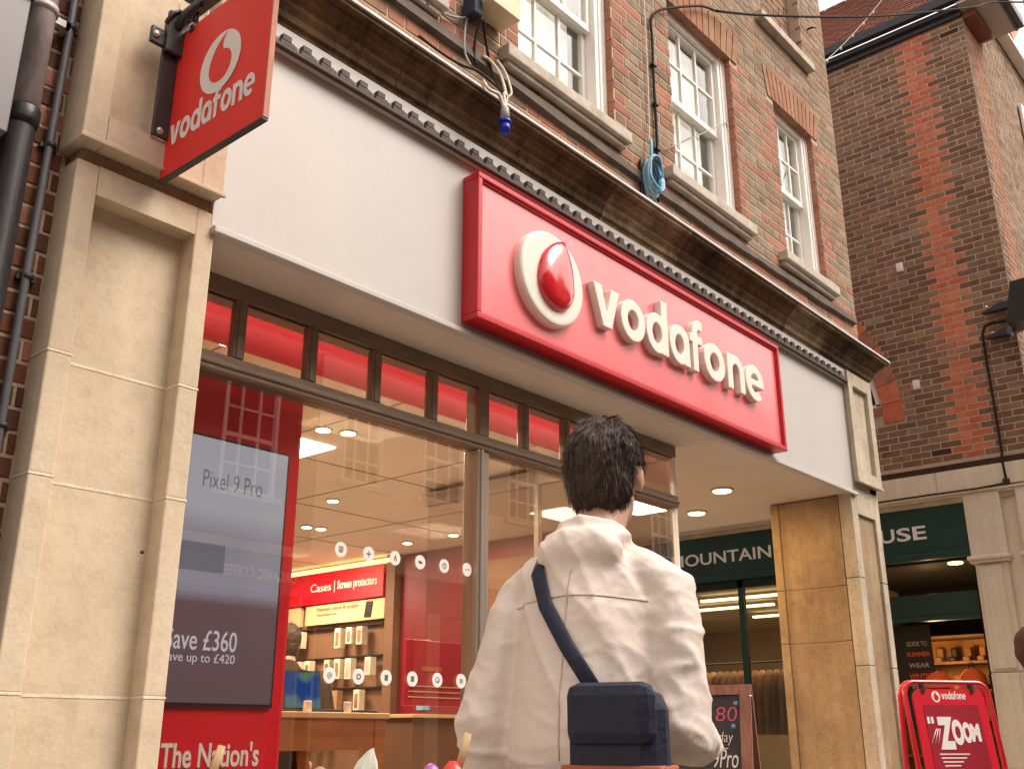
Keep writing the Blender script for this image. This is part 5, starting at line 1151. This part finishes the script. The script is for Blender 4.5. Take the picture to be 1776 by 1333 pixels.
# ================================================================== people
def V(*a): return Vector(a)
def person(label, loc, rz, skin, coat, H=1.8, arms=None, legs=None, leanf=.10, head_yaw=0, fine=True, trouser='trouser', coat_hem=1.06, hairlen=1, hood=False, head_off=(0, 0, 0)):
    root = thing('person', label, 'person', loc, math.radians(rz), world=False)
    k = H/1.8
    def P(x, y, z): return Vector((x*k, (y+max(0, z-.95)*leanf/.75)*k, z*k))
    arms = arms or {}
    R_ = arms.get('r', ((.205, 0, 1.47), (.27, -.03, 1.17), (.24, .20, 1.10)))
    L_ = arms.get('l', ((-.205, 0, 1.47), (-.27, -.12, 1.19), (-.25, .02, .98)))
    legs = legs or (((.10, 0, .93), (.11, .22, .52), (.11, .17, .09)), ((-.10, 0, .93), (-.10, -.02, .50), (-.10, -.32, .16)))
    hc = P(*[a+b for a, b in zip((0, .045, 1.675), head_off)])
    Ry = Matrix.Rotation(math.radians(head_yaw), 3, 'Z')
    def hp(x, y, z): return hc + Ry @ (Vector((x, y, z))*k)
    # one continuous body: skull, jaw, neck, torso, limbs, fingers
    b = MB()
    b.ball(hp(0, -.012, .018), Vector((.074, .092, .098))*k, mtx=Ry, seg=20, rings=14); b.ball(hp(0, .026, -.045), Vector((.054, .062, .070))*k, mtx=Ry, seg=18, rings=12)
    b.tube([hp(0, .084, .028), hp(0, .100, .0), hp(0, .108, -.018)], [.007*k, .011*k, .015*k], 8)
    b.ball(hp(0, .092, -.060), Vector((.022, .010, .010))*k, mtx=Ry); b.ball(hp(0, .078, -.095), Vector((.022, .018, .016))*k, mtx=Ry)
    b.ball(hp(0, .078, .040), Vector((.048, .014, .010))*k, mtx=Ry)
    for s in (-1, 1): b.ball(hp(s*.076, -.005, -.005), Vector((.010, .020, .032))*k, mtx=Ry)
    b.tube([P(0, -.005, 1.46), P(0, 0, 1.53), hp(0, -.015, -.07), hp(0, -.01, -.02)], [.066*k, .056*k, .054*k, .05*k], 14)
    b.tube([P(0, 0, .86), P(0, 0, .98), P(0, .01, 1.12), P(0, .01, 1.30), P(0, 0, 1.42), P(0, 0, 1.49)], [(.15*k, .105*k), (.145*k, .105*k), (.130*k, .095*k), (.140*k, .10*k), (.115*k, .08*k), (.06*k, .055*k)], 20, up=(1, 0, 0))
    for A in (R_, L_):
        s, e, w = [P(*q) for q in A]
        b.tube([P(A[0][0]*.6, 0, 1.43), s, s.lerp(e, .5), e], [.040*k, .042*k, .042*k, .038*k], 12); b.tube([e, e.lerp(w, .35), w], [.041*k, .040*k, .027*k], 12)
        d = (w-e).normalized(); sd = d.cross(Vector((0, 0, 1))); sd = sd.normalized() if sd.length > .1 else Vector((0, 1, 0)); up_ = sd.cross(d).normalized()
        if fine:
            pc = w+d*.05*k; b.tube([w-d*.005, w+d*.03*k, w+d*.085*k], [(.024*k, .018*k), (.036*k, .016*k), (.040*k, .014*k)], 12, up=up_)
            for i, (off, ln) in enumerate(((-.031, .062), (-.010, .072), (.011, .068), (.031, .052))):
                b0 = w+d*.080*k+up_*(off*k); c1 = (d*.9-sd*.35*(1 if A is R_ else -1)).normalized(); c2 = (d*.45-sd*.9*(1 if A is R_ else -1)).normalized()
                b.tube([b0-d*.012, b0+c1*(ln*.5*k), b0+c1*(ln*.5*k)+c2*(ln*.3*k), b0+c1*(ln*.5*k)+c2*(ln*.52*k)], [.0098*k, .0092*k, .0085*k, .0062*k], 8)
            t0 = w+d*.028*k-up_*(-.028*k); b.tube([t0, t0+(up_*.7+d*.5-sd*.3).normalized()*.034*k, t0+(up_*.35+d*.9-sd*.4).normalized()*.062*k], [.0125*k, .011*k, .008*k], 8)
        else: b.ball(w+d*.06*k, Vector((.035, .035, .06))*k)
    for A in legs:
        h_, kn, an = [Vector(q)*k for q in A]
        b.tube([h_+Vector((0, 0, .04)), h_.lerp(kn, .4), kn, kn.lerp(an, .35), an], [.088*k, .075*k, .055*k, .053*k, .036*k], 14)
    body = finish(b, .0052 if fine else .012, skin, 'body', root, 3 if fine else 2)
    for s in (-1, 1):
        mb = MB(); mb.ball(hp(s*.030, .0785, .012), Vector((.012, .008, .009))*k, mtx=Ry); part('eye', mb, 'eye_white', body); mb = MB(); mb.ball(hp(s*.030, .0850, .012), Vector((.0055, .003, .0055))*k, mtx=Ry); part('iris', mb, 'eye_dark', body)
        mb = MB(); mb.tube([hp(s*.014, .094, .034), hp(s*.032, .090, .040), hp(s*.048, .078, .034)], .004*k, 6); part('eyebrow', mb, 'hair', body)
    mb = MB(); mb.tube([hp(-.022, .098, -.060), hp(0, .105, -.058), hp(.022, .098, -.060)], [.0025*k, .0045*k, .0025*k], 6); part('mouth', mb, 'lip', body)
    # hair
    h = MB(); h.ball(hp(0, -.022, .030), Vector((.084, .100, .100))*k, mtx=Ry, seg=24, rings=16)
    h.ball(hp(0, -.055, -.020), Vector((.072, .062, .080))*k, mtx=Ry); h.ball(hp(0, .035, .088), Vector((.060, .050, .030))*k, mtx=Ry)
    ho = finish(h, .006, 'hair', 'hair', root, 3, lambda c: .006*noise.noise(Vector((c.x*60, c.y*60, c.z*14)))+.004*noise.noise(c*90))
    bm = bmesh.new(); bm.from_mesh(ho.data); inv = Ry.transposed()
    kill = [v for v in bm.verts if ((lambda q: (q.y > .048 and q.z < .062) or (abs(q.x) > .05 and q.y > .005 and q.z < .02) or (abs(q.x) > .06 and -.03 < q.y and q.z < .018))((inv @ (v.co-hc))/k))]
    bmesh.ops.delete(bm, geom=kill, context='VERTS')
    if fine:
        rr = random.Random(5); base = [(v.co.copy(), v.normal.copy()) for v in bm.verts]; crown = hp(0, -.03, .125)
        for _ in range(5200):
            c0_, n0_ = rr.choice(base); d_ = (c0_-crown); d_ = d_-n0_*d_.dot(n0_); d_ = (d_.normalized() if d_.length > 1e-4 else Vector((0, -1, 0)))
            d_ = (d_*.9+n0_*rr.uniform(.10, .38)+Vector((rr.uniform(-.25, .25), rr.uniform(-.25, .25), rr.uniform(-.3, .05)))).normalized(); L_2 = rr.uniform(.014, .032)*k; s__ = d_.cross(n0_).normalized()*.0009
            a_ = c0_+n0_*.0005; vv_ = [bm.verts.new(a_-s__), bm.verts.new(a_+s__), bm.verts.new(a_+d_*L_2*.6+s__*.6-n0_*.001), bm.verts.new(a_+d_*L_2-n0_*.003)]
            bm.faces.new((vv_[0], vv_[1], vv_[2])); bm.faces.new((vv_[0], vv_[2], vv_[3]))
    bm.to_mesh(ho.data); bm.free()
    # jacket: torso, sleeves and collar in one piece
    j = MB(); hz = coat_hem
    j.tube([P(0, -.0, hz), P(0, -.005, hz+.05), P(0, -.01, 1.22), P(0, -.01, 1.36), P(0, -.015, 1.45), P(0, -.01, 1.515), P(0, 0, 1.535)], [(.145*k, .120*k), (.158*k, .135*k), (.152*k, .132*k), (.154*k, .124*k), (.125*k, .102*k), (.070*k, .076*k), (.060*k, .064*k)], 28, up=(1, 0, 0))
    for A in (R_, L_):
        s, e, w = [P(*q) for q in A]
        j.tube([P(A[0][0]*.30, -.01, 1.475), P(A[0][0]*.66, -.01, 1.445), s+Vector((0, 0, -.012)), s.lerp(e, .25), s.lerp(e, .6), s.lerp(e, .85), e], [.050*k, .058*k, .062*k, .062*k, .057*k, .054*k, .052*k], 18)
        j.tube([e, e.lerp(w, .4), e.lerp(w, .8), w.lerp(e, .06)], [.053*k, .053*k, .048*k, .038*k], 18)
        j.ball(e, .054*k)
    j.tube([P(0, -.015, 1.49), P(0, -.01, 1.55)], [(.085*k, .085*k), (.075*k, .078*k)], 18, up=(1, 0, 0))
    if hood: j.ball(P(0, -.085, 1.485), Vector((.10, .045, .055))*k); j.tube([P(-.085, -.03, 1.52), P(-.05, -.085, 1.515), P(0, -.105, 1.51), P(.05, -.085, 1.515), P(.085, -.03, 1.52)], [.020, .026, .028, .026, .020], 10)
    def folds(c):
        q = Vector(c)/k; x, y, z = q.x, q.y, q.z
        def rg(v, p): r_ = 1-abs(noise.noise(v))*2.2; return max(0, r_)**p
        big = noise.noise(Vector((x*3.2, y*3.2, z*2.6)))*.007
        drape = rg(Vector((x*9+z*5, y*6, z*3.2+x*4)), 3)*.007            # long soft folds falling from the shoulders
        lim = min(1, max(0, (abs(x)-.12)/.05)); lim2 = min(1, max(0, (1.22-z)/.12))
        crease = rg(Vector((x*6+z*5, y*7+3, z*15)), 3)*.007*max(lim*(1 if z < 1.34 else .4), lim2*.9)   # tight creases at elbow and waist
        fine_ = rg(Vector((x*22, y*22, z*30)), 2)*.0018
        return big+drape+crease+fine_-.006
    jo = finish(j, .0065 if fine else .016, coat, 'jacket', root, 6, folds if fine else None)
    if fine:      # seams: centre back and yoke
        from mathutils.bvhtree import BVHTree
        bt = BVHTree.FromPolygons([v.co for v in jo.data.vertices], [p.vertices[:] for p in jo.data.polygons])
        def seam(pts, dirv):
            out = []
            for p_ in pts:
                hit = bt.ray_cast(p_-dirv*.6, dirv)
                if hit[0] is not None: out.append(hit[0]-dirv*.0006)
            if len(out) > 3: mb = MB(); mb.tube(out, .0017, 5); part('seam', mb, 'jacket_rib', root)
        bk = Vector((0, 1, 0))
        seam([P(0, 0, 1.10+i*.012) for i in range(30)], bk); seam([P(-.14+i*.01, 0, 1.385+.012*math.sin(i/28*PI)) for i in range(29)], bk)
    if fine:
        mb = MB(); mb.tube([P(0, 0, hz-.045), P(0, 0, hz+.012)], [(.146*k, .116*k), (.154*k, .128*k)], 40, up=(1, 0, 0)); part('jacket_hem', mb, 'jacket_rib', root)
        for A in (R_, L_):
            s, e, w = [P(*q) for q in A]; d = (w-e).normalized(); mb = MB(); mb.tube([w-d*.045*k, w-d*.0*k], [.040*k, .034*k], 20); part('cuff', mb, 'jacket_rib', root)
    t = MB(); t.tube([Vector((0, 0, 1.10*k)), Vector((0, 0, .98*k)), Vector((0, 0, .88*k))], [(.118*k, .090*k), (.135*k, .105*k), (.15*k, .11*k)], 24, up=(1, 0, 0))
    for A in legs:
        h_, kn, an = [Vector(q)*k for q in A]; t.tube([h_, h_.lerp(kn, .5), kn, kn.lerp(an, .5), an.lerp(kn, .06)], [.098*k, .088*k, .070*k, .066*k, .062*k], 18)
    finish(t, .012, trouser, 'trousers', root, 4)
    for A in legs:
        an = Vector(A[2])*k; tilt_ = .0 if A[2][2] < .12 else .6
        mb = MB(); a = an+Vector((0, -.03, -.01)); mb.tube([a+Vector((0, -.035, -.045)), a+Vector((0, .03, -.05)), a+Vector((0, .12, -.060-tilt_*.06)), a+Vector((0, .20, -.065-tilt_*.12)), a+Vector((0, .225, -.068-tilt_*.13))], [(.030, .030), (.036, .040), (.030, .045), (.020, .042), (.008, .02)], 14, up=(0, 0, 1)); mb.tube([a+Vector((0, 0, -.05)), a+Vector((0, 0, .05))], [.042, .04], 14); part('shoe', mb, 'shoe', root)
    return root, P
pr, PP = person('person in a cream jacket and dark trousers walking past the window, seen from behind', (1.632, -1.765, 0), -76, 'skin', 'jacket', H=1.81, hood=True, leanf=.13,
    arms={'r': ((.160, 0, 1.42), (.200, -.02, 1.15), (.155, .22, 1.13)), 'l': ((-.160, 0, 1.42), (-.195, -.06, 1.16), (-.20, .04, .92))}, head_yaw=6)
bg_ = thing('shoulder_bag', 'dark navy shoulder bag with orange trim slung on the walking person', 'bag', (1.632, -1.765, 0), math.radians(-76), world=False)
def bagbox(u0, u1, n0, n1, z0, z1, bev): mb = MB(); mb.box((u0, n0, z0), (u1, n1, z1), bev=bev); return mb
part('bag_body', bagbox(.05, .225, -.20, -.112, 1.05, 1.225, .035), 'navy', bg_)
part('orange_band', bagbox(.047, .228, -.204, -.109, 1.088, 1.102, .005), 'orange_trim', bg_)
part('bag_flap', bagbox(.058, .217, -.214, -.165, 1.13, 1.235, .022), 'navy', bg_)
mb = MB(); mb.tube([PP(.075, -.148, 1.215), PP(.01, -.142, 1.30), PP(-.045, -.130, 1.38), PP(-.078, -.108, 1.45), PP(-.085, -.07, 1.492), PP(-.085, .0, 1.502), PP(-.06, .09, 1.46)], [(.015, .004)]*7, 8, up=(1, 0, 0)); part('strap', mb, 'navy', bg_)
person('person in a dark coat standing behind the display table inside the shop', (3.95, 2.2, .02), -35, 'skin', 'dark_coat', H=1.80, fine=False, coat_hem=.85, leanf=.2)
person('person in a brown jacket of whom only one elbow shows at the right edge', (2.128, -2.857, 0), 115, 'skin_brown', 'brown_sleeve', H=1.72, fine=True, coat_hem=.95, leanf=.04,
    arms={'r': ((.215, 0, 1.44), (.42, .12, 1.335), (.20, .30, 1.40)), 'l': ((-.215, 0, 1.46), (-.27, -.05, 1.20), (-.25, .1, 1.0))})

# ================================================================== lolly display just below the camera
stn = thing('display_shelf', 'narrow wooden shelf of a market barrow just below the picture', 'shelf', (.85, -2.05, 0))
mb = MB(); mb.box((.55, -2.30, .93), (1.15, -1.70, .955), bev=.004); part('shelf_top', mb, 'stick', stn)
for x in (.58, 1.10):
    for y in (-2.27, -1.75): mb = MB(); mb.box((x, y, -.002), (x+.03, y+.03, .93)); part('leg', mb, 'table_wood', stn)
def lolly(px, py, t, m_, lab, kind):
    d = ray(px, py); c = CAM+d*t; o = thing('lolly', lab, 'lolly', (c.x, c.y, .955), group='lollies on the barrow shelf')
    if kind == 'ball':
        mb = MB(); mb.ball((c.x, c.y, c.z-.018), (.0125, .0125, .020), seg=18, rings=12); part('sweet', mb, m_, o); mb = MB(); mb.tube([(c.x, c.y, .955), (c.x, c.y, c.z-.045)], .003, 8); part('stick', mb, 'stick', o)
    else:
        mb = MB(); mb.tube([(c.x, c.y, .956), (c.x, c.y, c.z-.05), (c.x, c.y, c.z-.014), (c.x+.002, c.y, c.z)], [(.022, .009), (.022, .009), (.015, .008), (.005, .004)], 14, up=RGT); part('sweet', mb, m_, o)
        mb = MB(); a = c+RGT*.006-DWN*(-.012); mb.tube([a, a+Vector((.004, -.004, .042))+RGT*.006], [(.0045, .0016), (.0045, .0016)], 8, up=RGT); part('stick', mb, 'stick', o)
lolly(748, 1326, 1.2, 'purple', 'round purple lolly at the bottom edge of the picture', 'ball')
lolly(785, 1319, 1.18, 'lolly_red', 'red ice lolly with its wooden stick pointing up, right of the purple one', 'ice')
lolly(352, 1342, 1.15, 'lolly_red', 'red ice lolly with wooden stick in front of the red display unit', 'ice')
lolly(555, 1331, 1.2, 'beam_pink', 'pale pink round lolly left of the crumpled paper', 'ball')
c = CAM+ray(625, 1330)*1.2
mb = MB(); P_ = [(-.020, 0), (-.017, .025), (-.006, .032), (.008, .046), (.016, .052), (.017, .030), (.022, .012), (.021, 0)]
bmx = bmesh.new(); 
pp = thing('paper_wrap', 'crumpled pale paper cone standing at the bottom edge of the picture', 'paper', (c.x, c.y, .955))
vs = []; nn = 16; lv = [(-.16, .012), (-.10, .018), (-.05, .022), (-.02, .022), (.0, .018), (.018, .012), (.030, .004)]
for z_, r_ in lv:
    for i in range(nn):
        a = 2*PI*i/nn; rr = r_*(1+.35*noise.noise(Vector((math.cos(a)*2, math.sin(a)*2, z_*60)))); vs.append(Vector((c.x, c.y, c.z))+RGT*(rr*math.cos(a)+.004+z_*.25)+Vector((.5, .8, 0))*(rr*.6*math.sin(a))+Vector((0, 0, z_-.012+.006*noise.noise(Vector((a, z_*50, 4))))))
mb.add(vs, [(q*nn+i, q*nn+(i+1) % nn, (q+1)*nn+(i+1) % nn, (q+1)*nn+i) for q in range(len(lv)-1) for i in range(nn)]+[tuple((len(lv)-1)*nn+i for i in range(nn))]); part('paper', mb, 'paper', pp)

# ================================================================== the other side of the street (seen mirrored in the glass)
OY = -8.0
fo = lambda u, n, z: Vector((u, OY+n, z))
def opp_window(parent, x0, x1, z0, z1, cols=3, rows=4):
    mb = MB(); mb.box((x0, OY-.08, z0), (x1, OY-.05, z1)); gl = part('window_glass', mb, 'opp_window', parent)
    mb = MB(); f = .05
    mb.box((x0, OY-.05, z0), (x0+f, OY+.03, z1)); mb.box((x1-f, OY-.05, z0), (x1, OY+.03, z1)); mb.box((x0+f, OY-.05, z1-f), (x1-f, OY+.03, z1)); mb.box((x0+f, OY-.05, z0), (x1-f, OY+.03, z0+f))
    for k in range(1, cols): x = x0+(x1-x0)*k/cols; mb.box((x-.014, OY-.048, z0+f), (x+.014, OY-.01, z1-f))
    for k in range(1, rows): z = z0+(z1-z0)*k/rows; e = .028 if k == rows//2 else .014; mb.box((x0+f, OY-.046, z-e), (x1-f, OY-.012, z+e))
    part('window_frame', mb, 'white_paint', parent)
    mb = MB(); mb.box((x0-.1, OY-.02, z0-.08), (x1+.1, OY+.09, z0-.002)); part('window_sill', mb, 'sill', parent)
def opp(name, lab, x0, x1, top, wall, wins, fasc=None, cat='building'):
    b = thing(name, lab, cat, ((x0+x1)/2, OY-1, 0))
    hs_o = [(a, c, d, e) for (a, c, d, e) in wins]
    mb = MB(); wall_sheet(mb, fo, x0, x1, 3.6, top, 0, hs_o, depth=.3); part('wall', mb, wall, b)
    for wi in wins: opp_window(b, *wi)
    mb = MB(); mb.box((x0, OY-.5, 0), (x1, OY-.32, 3.6)); part('shop_wall', mb, 'opp_cream' if wall == 'opp_brick' else 'opp_brick', b)
    n_ = max(1, int((x1-x0)/2.4))
    for k in range(n_+1):
        x = x0+(x1-x0)*k/n_; mb = MB(); mb.box((x-.14, OY-.32, 0), (x+.14, OY+.05, 2.95)); part('shop_pier', mb, 'stone', b)
    for k in range(n_):
        a = x0+(x1-x0)*k/n_+.16; c_ = x0+(x1-x0)*(k+1)/n_-.16; mb = MB(); mb.box((a, OY-.25, .5), (c_, OY-.22, 2.9)); part('shop_window', mb, 'opp_window', b)
    mb = MB(); mb.box((x0, OY-.3, 2.95), (x1, OY+.08, 3.45), bev=.01); part('shop_fascia', mb, fasc or 'opp_cream', b)
    mb = MB(); mb.box((x0, OY-.3, 3.45), (x1, OY+.2, 3.60), bev=.02); part('shop_cornice', mb, 'stone', b)
    mb = MB(); mb.prism([(OY+.25, top), (OY+.25, top+.12), (OY-4, top+3.2), (OY-8, top), ], lambda p, q, d: Vector((d, p, q)), x0, x1); part('roof', mb, 'tile', b)
    return b
b1 = opp('opposite_brick_building', 'brick building with white sash windows across the street', -1, 9.1, 7.2, 'opp_brick', [(7.5, 8.4, 4.25, 5.85), (5.2, 6.1, 4.25, 5.85), (2.9, 3.8, 4.25, 5.85), (.6, 1.5, 4.25, 5.85)], 'opp_grey')
mb = MB(); text(mb, 'ORGANIC COFFEE', lambda u, n, z: Vector((-u, OY+.08+n, z)), -8.85, -7.65, 3.12, 3.27, .002, .01, bold=.02); part('lettering', mb, 'white_print', b1)
b2 = opp('opposite_cream_building', 'cream rendered building with white sash windows across the street', 9.14, 16.5, 7.0, 'opp_cream', [(11.3, 12.25, 4.75, 6.2), (13.4, 14.3, 4.75, 6.2), (9.6, 10.4, 4.75, 6.2)], 'opp_dark')
b3 = opp('opposite_far_building', 'brown brick building further along the far side of the street', 16.54, 30, 8.5, 'opp_brick', [(18, 19, 4.3, 6), (20.5, 21.5, 4.3, 6), (23, 24, 4.3, 6), (26, 27, 4.3, 6)])
b4 = opp('opposite_near_building', 'cream building at the near end of the far side of the street', -14, -1.04, 7.2, 'opp_cream', [(-4, -3, 4.3, 6), (-7, -6, 4.3, 6), (-10, -9, 4.3, 6)])
